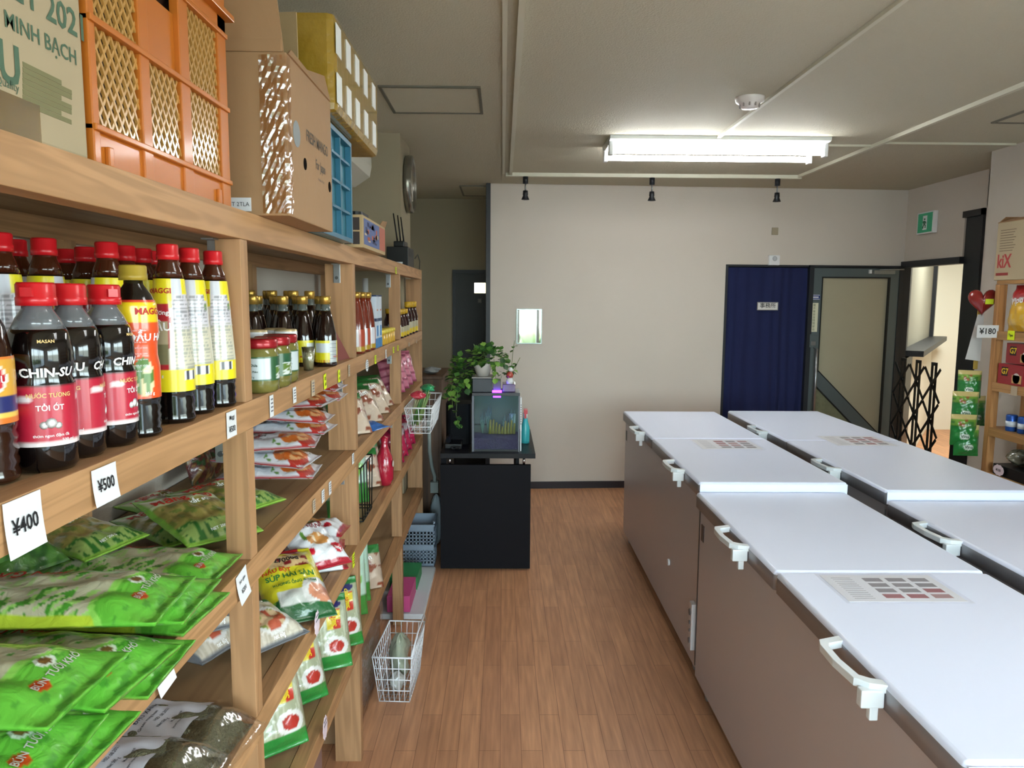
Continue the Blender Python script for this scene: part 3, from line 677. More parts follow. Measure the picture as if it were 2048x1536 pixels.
# 3 tall open mango carton
mg=thing('cardboard_box','tall open brown fruit carton reading FRESH MANGO with shiny tape round its corner','box',(-.420,1.504,ZT))
ML,MH,MD=.375,.345,.37; MZ=0
MB().box(-MD,0,0,0,ML,MH-.035).box(-MD,0,MH-.035,-MD+.006,ML,MH-.01).box(-MD+.006,0,MH-.035,-.006,.006,MH-.01).build('carton',card2,mg,bev=.003)
def slab(q,pts,th):
    pts=[Vector(p) for p in pts]; n=(pts[1]-pts[0]).cross(pts[2]-pts[0]).normalized()*th; i=len(q.v); k=len(pts)
    q.v+=[tuple(p) for p in pts]+[tuple(p+n) for p in pts]; q.face([i+j for j in range(k)][::-1]); q.face([i+k+j for j in range(k)])
    for j in range(k): q.face((i+j,i+(j+1)%k,i+k+(j+1)%k,i+k+j))
q=MB(); slab(q,[(-.001,0.01,MH-.036),(-.001,ML-.01,MH-.036),(-.012,ML-.02,MH+.02),(-.006,ML*.45,MH-.02),(-.004,.04,MH-.02)],.004); q.build('front_flap',card2,mg,recalc=True)
q=MB(); slab(q,[(-.005,0.004,MH-.035),(-MD,.004,MH-.035),(-MD+.02,-.03,MH+.19),(-.02,-.03,MH+.19)],.004); tag(q.build('end_flap',card2,mg,recalc=True),'flap standing straight up')
q=MB(); slab(q,[(-MD+.004,.0,MH-.012),(-MD+.004,ML,MH-.012),(-MD-.01,ML,MH+.13),(-MD-.01,0,MH+.13)],.004)
slab(q,[(-.05,.28,MH-.03),(-.30,.33,MH-.03),(-.28,.36,MH+.16),(-.06,.31,MH+.15)],.004); q.build('inner_flap',card,mg,recalc=True)
q=MB(); rtext(q,'FRESH MANGO',.034,-.420,655,306,0,.014,.85,True,mg); rtext(q,'For Japan',.030,-.420,650,342,0,.012,.8,True,mg); rtext(q,'Product of fruit',.009,-.420,648,366,0,.01,1,True,mg)
q.build('lettering',greyprint,mg)
q=MB(); p=atx(593,268,-.420)-mg.location; q.tube([(.0002,p.y,p.z),(.0008,p.y,p.z)],.026,28); q.build('round_emblem',mat('emblem_grey','8b8f90',.7),mg)
q=MB()
for i,(y,z) in enumerate((tuple(atx(610,328,-.420)-mg.location)[1:],tuple(atx(659,374,-.420)-mg.location)[1:])):
    MB().tube([(-.001,0,0),(.0009,0,0)],.0125,18).build('hand_hole',mat('hole_dark','120d0a',.9,spec=.05),mg,loc=(0,y,z))
q=MB()
b=len(q.v); nz=28; ys_=[(-.15+.0,-.0012),(-.10,-.0012),(-.05,-.0012),(-.0,-.0015)]
Rr=random.Random(5)
for j in range(nz+1):
    z=.004+(MH-.045)*j/nz
    for k in range(13):
        a=k/12
        if a<.75: p=(-.052*(1-a/.75), -.0015-.003*abs(math.sin(j*1.1+k*1.7))*Rr.random(), z)
        else: p=(.0015+.003*Rr.random()*abs(math.sin(j+k)), (a-.75)/.25*.022, z)
        q.v.append(p)
for j in range(nz):
    for k in range(12):
        i=b+j*13+k; q.face((i,i+1,i+14,i+13),0,False)
q.build('tape',clear_mat('shiny_tape','fff2de',.86,.12,.9),mg)
q=MB(); q.box(-.125,-.0022,.008,-.075,-.0010,.034); q.build('sticker',tagw,mg); 
q=MB(); text_into(q,'MT 2TLA',.011,lambda a,b:(-.10+a,-.0026,.021+b)); q.build('sticker_print',ink,mg)
# 4 foam box wrapped in yellow tape, resting on carton and blue crate
yt=mat('yellow_tape','a07f2a',.25,coat=.8,bump=.6,bscale=25,noise=.12,nscale=6)
fb=thing('foam_box','yellow-taped foam box with rows of white labels, perched on the fruit carton and blue crate','box',(-.41,1.898,ZT+.2945))
FL,FH=.92,.33
q=MB().box(-.36,0,0,0,FL-.25,FH); 
fb_l=.63
q=MB(); q.box(-.34,0,0,0,fb_l,.235); q.build('wrapped_body',yt,fb,bev=.02)
tag(fb,None)
q=MB(); 
for k,y in enumerate((.065,.20,.34,.49,.64)):
    for z0,z1 in ((.035,.105),(.155,.225)):
        q.box(.0008,y-.028,z0,.0022,y+.028,z1)
for k,y in enumerate((.035,.155,.275,.405,.545)):
    for r_,(z0,z1) in enumerate(((.022,.094),(.138,.21))):
        MB().box(.0006,-.028,-.036,.0022,.028,.036).build('white_label',mat('white_label','e7e8e4',.5),fb,loc=(0,y,(z0+z1)/2))
# 5 blue crate standing on end
blue=mat('blue_crate_plastic','32707f',.4,coat=.2)
bc=thing('plastic_crate','teal blue slatted plastic crate standing on end behind the fruit carton','crate',(-.452,1.895,ZT))
q=MB(); BL,BH=.365,.288
q.box(-.30,0,0,-.012,BL,BH)
q.build('tub',blue,bc)
q=MB()
for y in (0,BL-.014): q.box(-.011,y,0,.006,y+.014,BH)
for y in (.11,.22): q.box(-.011,y,.014,.003,y+.008,BH-.012)
for z in (0,BH-.012): q.box(-.011,.014,z,.006,BL-.014,z+.012)
for z in (.08,.15,.22,.285): q.box(-.011,.014,z,.003,BL-.014,z+.007)
q.box(-.2,-.008,0,.0,-.0005,BH); 
for z in (.08,.15,.22,.285): q.box(-.2,-.013,z,.006,-.008,z+.007)
q.build('ribs',mat('blue_crate_rib','2f6c86',.4,coat=.2),bc)
# 6 small printed snack carton
sc_=thing('snack_carton','small open snack carton printed blue and red on top of the shelving','box',(-.450,2.44,ZT),0)
MB().box(-.15,0,0,0,.46,.104).build('carton',card,sc_,bev=.002)
q=MB(); R=random.Random(3)
q.box(0,.02,.012,.0008,.32,.095,0); q.box(0,.33,.012,.0008,.45,.095,1)
for k in range(26):
    y=R.uniform(.03,.25); z=R.uniform(.02,.075); q.box(.0008,y,z,.0014,y+R.uniform(.015,.05),z+R.uniform(.006,.02),R.choice((1,2,3,0)))
q.build('printed_side',[mat('carton_blue','4d5f92',.5),mat('carton_red','b05a42',.5),mat('carton_cream','c9b592',.5),mat('carton_navy','2c3560',.5)],sc_)
q=MB(); R=random.Random(8)
for i in range(5):
    for j in range(2): q.box(-.14+i*.027,-.0008,.010+j*.045,-.118+i*.027,0,.050+j*.045)
q.build('printed_end',mat('end_dark','3b3230',.6),sc_)
q=MB(); slab(q,[(-.0,.34,.104),(-.0,.455,.104),(.010,.44,.125),(.006,.36,.12)],.002); slab(q,[(-.14,.45,.104),(-.14,.02,.104),(-.155,.02,.13),(-.155,.45,.13)],.002); q.build('flap',card2,sc_,recalc=True)
MB().rbox(-.10,.14,.1045,-.03,.30,.130,.02).build('black_pouch_inside',black,sc_)
# router on a black box
bb=thing('black_box','plain black box with a small white mark, under the internet router','box',(-.505,4.04,ZT))
MB().box(-.115,0,0,0,.26,.109).build('case',black,bb,bev=.003)
MB().box(-.07,-.0012,.018,-.03,-.0005,.028).build('white_mark',whitep,bb)
MB().box(.0005,.04,.06,.0015,.2,.1).build('vent_grille',mat('vent_dark','2a2c2f',.5),bb)
rt=thing('internet_router','small black internet router with three upright antennas','router',(-.560,4.14,ZT+.110))
q=MB(); q.prism([(-.03,-.05),(.028,-.05),(.034,.06),(-.034,.06)],0,.032); q.build('case',black,rt,bev=.006)
for i,(a,l) in enumerate(((-.022,.155),(-.005,.145),(.012,.135))):
    MB().tube([(a+.01,-.02,.028),(a-.006-(.008 if i==0 else .002),.0,.028+l)],[.0045,.0032],8).build('antenna',black,rt)
q=MB(); q.tube([(-.50,4.306,ZT+.06),(-.49,4.36,ZT+.085),(-.485,4.42,ZT+.05),(-.49,4.44,ZT+.005)],.003,6); tag(q.build('router_cable',mat('grey_cable','4c4a46',.6)),'thin grey cable looping down beside the router','cable')
q=MB(); q.tube([(-.62,2.90,ZT+.12),(-.66,3.0,ZT+.25),(-.72,3.1,ZT+.33)],.003,6); q.tube([(-.60,2.96,ZT+.12),(-.655,3.02,ZT+.25),(-.70,3.12,ZT+.34)],.003,6)
ac_=thing('air_conditioner','white wall-mounted air conditioner above the far end of the shelving','air conditioner',(-.88,2.95,2.15))
q=MB(); b=len(q.v)
prof=[(0,.0),(.13,.0),(.205,.05),(.215,.10),(.21,.30),(0,.30)]
for y in (0,.93):
    for x,z in prof: q.v.append((x,y,z))
k=len(prof)
for i in range(k): q.face((b+i,b+(i+1)%k,b+k+(i+1)%k,b+k+i))
q.face([b+i for i in range(k)][::-1]); q.face([b+k+i for i in range(k)])
q.build('casing',mat('ac_casing','c4c2b4',.4),ac_,recalc=True,bev=.004)
MB().box(.10,.05,.002,.185,.88,.012).build('louvre',mat('ac_louvre','dcdacd',.4),ac_,rot=(0,-.35,0),loc=(.004,0,.036-.02))
q=MB(); q.tube([(-.80,3.62,2.145),(-.76,3.60,2.05),(-.745,3.62,1.95),(-.72,3.45,ZT+.02)],.004,6); q.tube([(-.79,3.66,2.145),(-.755,3.60,2.06),(-.70,3.55,1.9),(-.69,3.42,ZT+.02)],.004,6); tag(q.build('hanging_cable',black),'two black cables hanging from the air conditioner','cable')
ck=thing('wall_clock','large round silver-rimmed clock seen edge-on on the wall pier','clock',(-.578,4.56,2.265),(0,PI/2,0))
R_=.165
MB().lathe([(R_-.03,0),(R_,.004),(R_+.004,.02),(R_,.042),(R_-.012,.046),(R_-.02,.038),(R_-.022,.02)],48).build('rim',mat('clock_rim','8f8d83',.25,metal=.8),ck)
MB().lathe([(0,.018),(R_-.02,.018),(R_-.02,.0205),(0,.0205)],40).build('dial',whitep,ck)
MB().lathe([(0,.040),(R_-.018,.039)],40).build('clock_glass',clear_mat('clock_glass','ffffff',.9,.05),ck)
q=MB(); q.box(-.004,-.004,.021,.004,.09,.023); q.box(-.07,-.003,.0235,.004,.003,.025); q.build('hands',black,ck)
# ================================================================ BOTTLES AND JARS
def shade(c): return lin(c)
def sleeve(name,prof,design,n=40,nz=40,parent=None,mm=None,off=.0007):
    """a printed label following the bottle's profile; design(angle 0..1, height 0..1)"""
    q=MB(); cols=[]
    z0,z1=prof[0][1],prof[-1][1]
    def rad(z):
        for (ra,za),(rb,zb) in zip(prof,prof[1:]):
            if za<=z<=zb: return ra+(rb-ra)*((z-za)/(zb-za) if zb>za else 0)
        return prof[-1][0]
    for j in range(nz+1):
        z=z0+(z1-z0)*j/nz; r=rad(z)+off
        for i in range(n+1):
            t=2*PI*i/n; q.v.append((r*math.cos(t),r*math.sin(t),z)); cols.append(design(i/n,j/nz))
    for j in range(nz):
        for i in range(n):
            k=j*(n+1)+i; q.face((k,k+1,k+n+2,k+n+1),0,True)
    return q.build(name,mm or film_mat('label_film',.3,.5,0),parent,cols=cols)
def wraptext(q,s,size,ang,z,rad,m=0,bold=.012,sx=1,vert=False):
    fn=(lambda x,y:(lambda r,t:(r*math.cos(t),r*math.sin(t),z+y))(rad(z+y)+.0014,ang+x/rad(z)))
    if vert: fn=(lambda x,y:(lambda r,t:(r*math.cos(t),r*math.sin(t),z+x))(rad(z+x)+.0014,ang-y/rad(z)))
    text_into(q,s,size,fn,m,bold,sx)
def radf(prof):
    def f(z):
        for (ra,za),(rb,zb) in zip(prof,prof[1:]):
            if za<=z<=zb and zb>za: return ra+(rb-ra)*(z-za)/(zb-za)
        return prof[-1][0] if z>prof[-1][1] else prof[0][0]
    return f
def slicep(prof,z0,z1):
    f=radf(prof); return [(f(z0),z0)]+[p for p in prof if z0<p[1]<z1]+[(f(z1),z1)]
redcap=mat('red_cap','c4161f',.35,coat=.3); goldcap=mat('gold_cap','c19a4a',.3,metal=.7); ycap=mat('ochre_cap','a2882c',.4); 
soy=mat('dark_sauce','0a0606',.08,coat=.6); soyb=mat('brown_sauce','2c140a',.1,coat=.6); clearneck=mat('clear_bottle_neck','8a8d92',.08,trans=.55,coat=.4); brownneck=mat('brown_neck','4b2414',.12,trans=.3,coat=.4)
amber=mat('red_brown_sauce','6a2414',.12,coat=.6); whitet=mat('white_print','eeeeee',.5); goldt=mat('gold_print','c9a75a',.4)
def rings(z0,z1,r,dr,n):
    out=[]
    for k in range(n*2+1): out.append((r-(dr if k%2 else 0),z0+(z1-z0)*k/(n*2)))
    return out
def cap_mesh(q,r,z0,h,ribs=True,m=0,hinge=False):
    q.lathe([(0,z0),(r,z0),(r,z0+h*.35),(r*.96,z0+h*.38),(r*.97,z0+h*.9),(r*.88,z0+h),(0,z0+h)],24,m)
DIRC=-PI/2+.6 # angle on a bottle that faces the camera
H_=random.Random(77)
def n2(a,b,s=37): return (math.sin(a*127.1*s+b*311.7*s)*43758.5453)%1
def vn(x,y,s=1):
    i,j=math.floor(x),math.floor(y); f,g=x-i,y-j; f=f*f*(3-2*f); g=g*g*(3-2*g)
    h=lambda p,q_: (math.sin(p*127.1+q_*311.7+s*74.7)*43758.5453)%1
    return (h(i,j)*(1-f)+h(i+1,j)*f)*(1-g)+(h(i,j+1)*(1-f)+h(i+1,j+1)*f)*g
# --- A: soy-fish sauce with red flip cap
profA=[(.0,0),(.028,0),(.0325,.006),(.033,.03),(.033,.10),(.0305,.108),(.0335,.118),(.0335,.135),(.030,.155),(.022,.172),(.0155,.182),(.0145,.188)]
def designA(a,z):
    if z<.62:
        c=shade('b81f38')
        if z<.05: c=shade('e8d9d9')
        if .05<((a*3)%1)<.32 and .45<z<.50: return shade('e9dcdc')
        return c
    return shade('120c0e')
def make_A(label,loc,rot):
    t=thing('sauce_bottle',label,'bottle',loc,rot)
    MB().lathe(slicep(profA,0,.160),30).build('bottle',soy,t)
    MB().lathe(slicep(profA,.160,.188),30).build('neck',clearneck,t)
    cap=MB(); cap_mesh(cap,.0205,.186,.026); cap.box(-.006,-.024,.196,.006,-.019,.206); cap.build('cap',redcap,t)
    f=radf(profA)
    lb=sleeve('label',slicep(profA,.030,.099),lambda a,z:designA(a,z*.62) ,40,20,t)
    q=MB()
    for k in (0,1,2):
        a=DIRC+k*2*PI/3
        wraptext(q,'CHIN-SU',.0140,a,.112,f,0,.03); wraptext(q,'TỎI ỚT',.0085,a,.073,f,0,.02); wraptext(q,'NƯỚC TƯƠNG',.0065,a,.087,f,1,.02)
        wraptext(q,'thơm ngon đậm đà',.0045,a,.042,f,0,.01); wraptext(q,'500 ml',.005,a+.5,.036,f,0,.01)
        wraptext(q,'MASAN',.005,a,.147,f,1,.02)
    q.build('lettering',[whitet,mat('pale_gold_print','e3bf7c',.5)],t)
    q=MB()
    for k in (0,1,2):
        a=DIRC+k*2*PI/3
        for dx,dz,r in ((.0,.056,.006),(.007,.053,.004),(-.007,.054,.0045)):
            aa=a+dx/.033; q.lathe([(0,-.0008),(r,0),(0,.0008)],10)
            M=Matrix.Translation((.0338*math.cos(aa),.0338*math.sin(aa),dz))@Matrix.Rotation(aa,4,'Z')@Matrix.Rotation(PI/2,4,'Y')
            n=30
            for i in range(len(q.v)-n,len(q.v)): q.v[i]=tuple(M@Vector(q.v[i]))
    q.build('garlic_print',whitet,t)
    return t
Z2=LV[1]+.0015
def bpos(u,v,z=None): 
    p=atz(u,v,Z2 if z is None else z); return (p.x,p.y,(Z2 if z is None else z))
A=make_A('red-capped CHIN-SU style dark sauce bottle'.replace('CHIN-SU style ',''),(-.525,.851,Z2),.15)
A['label']='dark sauce bottle with red label, the largest full one in the front row'
dup(A,'dark sauce bottle with red label, partly hidden between its two twins',loc=(-.53,.922,Z2),rot=-.55)
dup(A,'dark sauce bottle with red label, right next to the orange-labelled bottle',loc=(-.524,.993,Z2),rot=.95)
# cut off by the left edge: ribbed dark bottle with red and blue label
def make_N(label,loc,rot):
    t=thing('sauce_bottle',label,'bottle',loc,rot)
    prof=[(0,0),(.032,0),(.034,.004)]+rings(.008,.06,.034,.0022,4)+[(.034,.064),(.034,.13),(.0315,.145),(.028,.165),(.0165,.19),(.0145,.2)]
    MB().lathe(prof,30).build('bottle',soyb,t)
    cap=MB(); cap_mesh(cap,.0185,.198,.026); cap.build('cap',redcap,t)
    def dn(a,z):
        if z<.1 or z>.95: return shade('d8742a')
        if z<.16: return shade('e8c25a')
        if z<.42: return shade('232a66')
        b=((a*3)%1-.5)
        if (b/.36)**2+((z-.68)/.26)**2<1: return shade('c01f2e') if (b/.31)**2+((z-.68)/.22)**2<1 else shade('efe6d8')
        return shade('d9a13c')
    sleeve('label',slicep(prof,.064,.134),dn,60,40,t); f=radf(prof); q=MB()
    for k in (0,1,2):
        a=k*2*PI/3+PI/3-0; wraptext(q,'NAM NGƯ',.010,a,.110,f,0,.03); wraptext(q,'750 ml',.006,a,.083,f,0,.02)
    q.build('lettering',whitet,t); return t
make_N('ribbed dark sauce bottle with blue and red label, cut off by the left edge',(-.552,.785,Z2),.2)
# --- B: orange-labelled bottle with ochre cap
profB=[(0,0),(.026,0),(.0285,.004)]+rings(.007,.05,.0285,.0016,4)+[(.0285,.055),(.0285,.10),(.026,.115),(.0262,.13),(.029,.15),(.0275,.185),(.022,.200),(.0125,.214),(.012,.222)]
def make_B(label,loc,rot):
    t=thing('sauce_bottle',label,'bottle',loc,rot)
    MB().lathe(profB,30).build('bottle',soy,t)
    q=MB(); cap_mesh(q,.0185,.219,.021); q.build('cap',ycap,t)
    def d(a,z):
        b=(a*2+.1)%1
        if z>.97: return shade('c8321e')
        if z>.78: return shade('e8c71c')
        if abs(b-.8)<.16 and z<.42 and ((b-.8)/.16)**2+((z-.22)/.2)**2<1: return shade('d8cfa0') if vn(b*22,z*14)>.5 else shade('4f7a2c')
        return shade('e0501c')
    sleeve('label',slicep(profB,.055,.192),d,60,60,t); f=radf(profB); q=MB()
    for k in (0,1):
        a=DIRC+.45+k*PI; wraptext(q,'MAGGI',.0125,a,.176,f,1,.03); wraptext(q,'DẦU HÀO',.014,a+.1,.14,f,0,.03); wraptext(q,'350 g',.006,a-.2,.062,f,0,.02)
        for j in range(8): wraptext(q,'nguyên liệu đậu nành tự nhiên',.003,a-.9,.15-j*.008,f,0,.0)
    q.build('lettering',[whitet,mat('red_print','b3201c',.5)],t); return t
make_B('orange-labelled sauce bottle with an ochre cap in the front row',(-.516,1.057,Z2),.1)
# --- C: tall tapering seasoning bottles, red cap, yellow/cream label
profC=[(0,0),(.0282,0),(.0315,.005)]+rings(.008,.046,.0315,.0017,3)+[(.0315,.05),(.0315,.085),(.0285,.13),(.0248,.19),(.022,.222),(.0198,.236),(.0150,.248),(.0135,.256)]
def make_C(label,loc,rot):
    t=thing('seasoning_bottle',label,'bottle',loc,rot)
    MB().lathe(slicep(profC,0,.226),30).build('bottle',soy,t)
    MB().lathe(slicep(profC,.226,.256),30).build('neck',brownneck,t)
    q=MB(); cap_mesh(q,.0165,.253,.024); q.build('cap',redcap,t)
    def d(a,z):
        b=(a-.0)%1
        if z<.10: return shade('ead81e')
        if z<.19 and abs((b*2)%1-.25)<.13: return shade('3c3f4a') if int(a*260)%2 else shade('e6e6e6')
        if z<.2: return shade('ead81e')
        x=(b*2)%1
        if z>.86: return shade('e6d51c') if .2<x else shade('c9cad2')
        if x<.5:
            if z>.80 and x>.40: return shade('e6d51c')
            if int(z*60)%2==0 and x<.42 and n2(round(x*40),int(z*60))>.25: return shade('8e8d92') if z>.6 else shade('a3a397')
            if abs(x-.42)<.04 and n2(int(z*14),3)>.6: return shade('6f8f4a')
            return shade('cfcbd2') if z>.55 else shade('cfc9b4')
        if abs(x-.75)<.14 and .24<z<.62:
            return shade('7c7a58') if z<.42 else shade('b0a586')
        if abs(x-.75)<.20-.14*abs(z-.62) and z<.78: return shade('b1202e')
        if abs(x-.6)<.03 and z<.6: return shade('5f8f3c')
        return shade('e6d51c') if z>.74 else shade('d6d0ba')
    sleeve('label',slicep(profC,.05,.224),d,72,84,t); f=radf(profC); q=MB()
    for k in (0,1):
        a=PI*.75+k*PI; wraptext(q,'Hương',.010,a,.172,f,0,.02); wraptext(q,'ĐẬU',.017,a,.150,f,0,.03); wraptext(q,'700 g',.006,a,.075,f,0,.02); wraptext(q,'MAGGI',.011,a,.205,f,1,.03)
    q.build('lettering',[whitet,mat('red_print','b3201c',.5)],t); return t
ROTC=-1.35
C1=make_C('tall seasoning bottle with cream label, left one of three beside the upright',(-.52,1.178,Z2),ROTC+.35)
dup(C1,'tall seasoning bottle with cream label, middle one of the three beside the upright',loc=(-.524,1.268,Z2),rot=ROTC-.15)
dup(C1,'tall seasoning bottle with cream label, touching the first upright',loc=(-.516,1.350,Z2),rot=ROTC-.1)
# back rows, seen over the red caps: placed from their cap tops
def captop(u,v,h=.277): 
    p=atz(u,v,Z2+h); return (p.x,p.y,Z2)
back=[(-2,.98,1.9),(29,1.10,2.5),(88,1.07,2.6),(132,1.32,.3),(170,1.26,-.4),(213,1.14,.5),(249,1.22,.9),(283,1.29,.1),(303,1.36,.4)]
labs=['leftmost of the tall seasoning bottles behind the red caps','second of the tall seasoning bottles from the left edge','tall seasoning bottle with pale side out, third of the back row from the left','short-looking shadowed seasoning bottle deep in the shelf, between pale and yellow labels','tall seasoning bottle with yellow side out, left of the brightest yellow one','tall seasoning bottle with the brightest yellow label, behind the red-labelled sauce','tall seasoning bottle right behind the brightest yellow one, above the ochre cap','seasoning bottle deepest in the shelf, left of the front tall bottles','seasoning bottle hidden behind the first front tall bottle']
for (u,v,r),lb in zip(back,labs):
    p=aty(u,500,v); dup(C1,lb,loc=(p.x,v,Z2),rot=r)
# --- bay 2: jars and dark bottles
def make_jar(label,loc,rot,red=True,name='glass_jar'):
    t=thing(name,label,'jar',loc,rot)
    pr=[(0,0),(.033,0),(.0385,.006),(.0395,.02),(.0395,.075),(.036,.088),(.0335,.092)]
    MB().lathe(pr,26).build('jar',mat('olive_jar','6f6a34',.12,coat=.7,noise=.3,nscale=60),t)
    q=MB(); q.lathe([(0,.092),(.037,.092),(.038,.096),(.038,.108),(.035,.111),(0,.111)],26); q.build('lid',mat('jar_lid_red','9c1620',.3,metal=.3,coat=.3) if red else goldcap,t)
    def d(a,z):
        x=(a*2)%1
        if x<.06 or x>.94 or z<.05 or z>.95: return shade('2d5a36')
        if x<.3 and z<.55: return shade('5d7a2e') if vn(x*20,z*12)>.4 else shade('d8ddd8')
        if x<.3 and z>.62: return shade('23563a')
        return shade('c9d4d8')
    sleeve('label',slicep(pr,.026,.075),d,48,24,t); f=radf(pr); q=MB()
    for k in (0,1): wraptext(q,'Bánh Dưa',.008,PI*.6+k*PI,.058,f,0,.02); wraptext(q,'Khóm Cà Pháo',.0055,PI*.6+k*PI,.045,f,0,.02); wraptext(q,'net 380 g',.005,PI*.6+k*PI,.034,f,0,.01)
    q.build('lettering',mat('green_ink','2c4a3a',.5),t); return t
J=make_jar('red-lidded jar of green pickles, right in front of the dark bottles',(-.505,1.64,Z2),-.9)
dup(J,'red-lidded jar of green pickles cut off by the first upright',loc=(-.505,1.55,Z2),rot=-.5)
dup(J,'red-lidded jar of green pickles standing behind the front pickle jar',loc=(-.515,1.735,Z2),rot=.2)
def make_wj(label,loc,rot):
    t=thing('small_jar',label,'jar',loc,rot)
    pr=[(0,0),(.026,0),(.029,.005),(.029,.08),(.026,.09),(.024,.094)]
    MB().lathe(pr,22).build('jar',mat('greenish_jar','a8a98a',.15,coat=.6),t)
    q=MB(); q.lathe([(0,.094),(.026,.094),(.027,.116),(.024,.118),(0,.118)],22); q.build('lid',mat('gold_lid_white','cdb98c',.3,metal=.4),t)
    q=MB(); q.lathe([(.0265,.095),(.0275,.097),(.0275,.112),(.0265,.113)],22); q.build('lid_seal',whitep,t)
    sleeve('label',slicep(pr,.02,.07),lambda a,z: shade('b7c21e') if (z>.5 or (a*3)%1<.4) else shade('dfe0d2'),30,12,t); return t
W=make_wj('small gold-lidded jar with lime label, nearest the camera of its row',atz(535,700,Z2),.3); W.location=(-.592,1.80,Z2)
for u,v,lb in ((-.575,1.90,'small gold-lidded jar with lime label, second of its row'),(-.535,1.85,'small gold-lidded jar with lime label, beside the row of dark bottles')):
    dup(W,lb,loc=(u,v,Z2),rot=u*.1)
profD=[(0,0),(.028,0),(.0305,.004),(.0305,.010),(.0305,.075),(.029,.095),(.020,.140),(.0145,.160),(.0130,.178)]
def make_D(label,loc,rot):
    t=thing('fish_sauce_bottle',label,'bottle',loc,rot)
    MB().lathe(slicep(profD,0,.158),26).build('bottle',mat('cola_sauce','1c0f0b',.07,coat=.7),t)
    MB().lathe(slicep(profD,.158,.178),22).build('neck',mat('glass_neck','77807c',.08,trans=.5,coat=.4),t)
    q=MB(); q.lathe([(0,.176),(.0160,.176),(.0162,.196),(.0145,.199),(0,.199)],22); q.build('cap',goldcap,t)
    def d(a,z):
        x=(a*2)%1
        if x<.25: return shade('c4c9c9') if int(z*24)%2 else shade('8d9296')
        if x>.5 and z>.45: return shade('c9cfd6') if z<.9 else shade('e0d52a')
        if z<.12: return shade('b5781a') if int(a*50)%2 else shade('d9c81e')
        return shade('d8cd1c')
    sleeve('label',slicep(profD,.012,.074),d,60,30,t)
    q=MB(); wraptext(q,'NƯỚC MẮM',.007,.9,.028,radf(profD),0,.02); wraptext(q,'NƯỚC MẮM',.007,.9+PI,.028,radf(profD),0,.02); q.build('lettering',mat('red_print','b3201c',.5),t)
    return t
def capD(u,v,h=.199): p=atz(u,v,Z2+h); return (max(p.x,-.83),p.y,Z2)
Dd=make_D('dark gold-capped fish sauce bottle in front, nearest the second upright',(-.505,2.14,Z2),ROTC+.4)
lst=[(-.570,2.14,'front gold-capped dark bottle left of the one nearest the upright'),(-.536,2.208,'gold-capped dark bottle squeezed behind and between the two front ones'),(-.634,2.14,'third gold-capped dark bottle from the upright in the front row'),(-.698,2.14,'fourth gold-capped dark bottle from the upright in the front row'),
(-.602,2.208,'gold-capped dark bottle second from the upright in the row behind the front one'),(-.668,2.208,'gold-capped dark bottle third from the upright in the row behind the front one'),(-.60,2.05,'gold-capped dark bottle right behind the small lime-labelled jars'),(-.665,2.0,'gold-capped dark bottle above the small lime-labelled jars, further left'),(-.66,1.9,'gold-capped dark bottle behind the white-sealed jars, second from the first upright'),(-.66,1.80,'gold-capped dark bottle half hidden by the first upright')]
for x,y,lb in lst: dup(Dd,lb,loc=(x,y,Z2),rot=n2(x,y)*6)
rear=['dark bottle in the rearmost row, nearest the first upright','dark bottle in the rearmost row, second from the first upright','dark bottle in the rearmost row, third from the first upright','dark bottle in the rearmost row, third from the second upright','dark bottle in the rearmost row, second from the second upright','dark bottle in the rearmost row, nearest the second upright']
for i,x in enumerate((-.735,-.765,-.67,-.70,-.605,-.635)):
    dup(Dd,rear[i],loc=(x,2.36 if i%2==0 else 2.285,Z2),rot=i*1.3,scale=(1,1,1.08))
cu=thing('plastic_cup','small clear plastic cup in front of the dark gold-capped bottles','cup',(-.525,2.02,Z2))
MB().lathe([(.013,0),(.018,.062),(.0172,.062),(.0122,.001)],18).build('cup_wall',clear_mat('cup_plastic','e4e6d8',.7,.15),cu)
MB().lathe([(0,.0),(.0125,0),(.0165,.048),(0,.048)],18).build('inner_fill',mat('cup_fill','c9c7b2',.5),cu)
cd=thing('display_card','dark reddish triangular card leaning in the corner by the second upright','card',(-.515,2.33,Z2))
q=MB(); i=len(q.v); q.v+=[(0,-.06,0),(.02,.08,0),(-.01,.0,.10),(.002,-.06,0),(.022,.08,0),(-.008,.0,.10)]
q.face((0,1,2)); q.face((5,4,3)); q.face((0,3,4,1)); q.face((1,4,5,2)); q.face((2,5,3,0)); q.build('card',mat('card_red','7b3a35',.4),cd,recalc=True)
# --- bay 3: red-brown bottles, tall cartons, small bottles and jars
profE=[(0,0),(.026,0),(.028,.004),(.028,.07),(.026,.10),(.020,.15),(.014,.178),(.0125,.195)]
def make_E(label,loc,rot):
    t=thing('chilli_sauce_bottle',label,'bottle',loc,rot)
    MB().lathe(profE,24).build('bottle',amber,t); q=MB(); q.lathe([(0,.194),(.015,.194),(.015,.214),(0,.215)],20); q.build('cap',goldcap,t)
    sleeve('label',slicep(profE,.008,.085),lambda a,z: shade('a5841e') if z<.22 else (shade('c9c6cc') if (a*2)%1<.6 else shade('a3402a')),40,16,t); return t
def capE(u,v,h,): p=atz(u,v,Z2+h); return (p.x,p.y,Z2)
E1=make_E('red-brown sauce bottle right behind the second upright',(-.510,2.62,Z2),0.2)
dup(E1,'red-brown sauce bottle between its twin and the blue and white cartons',loc=(-.508,2.72,Z2),rot=.6)
dup(E1,'red-brown sauce bottle standing a little behind the other two',loc=(-.505,2.81,Z2),rot=1.1)
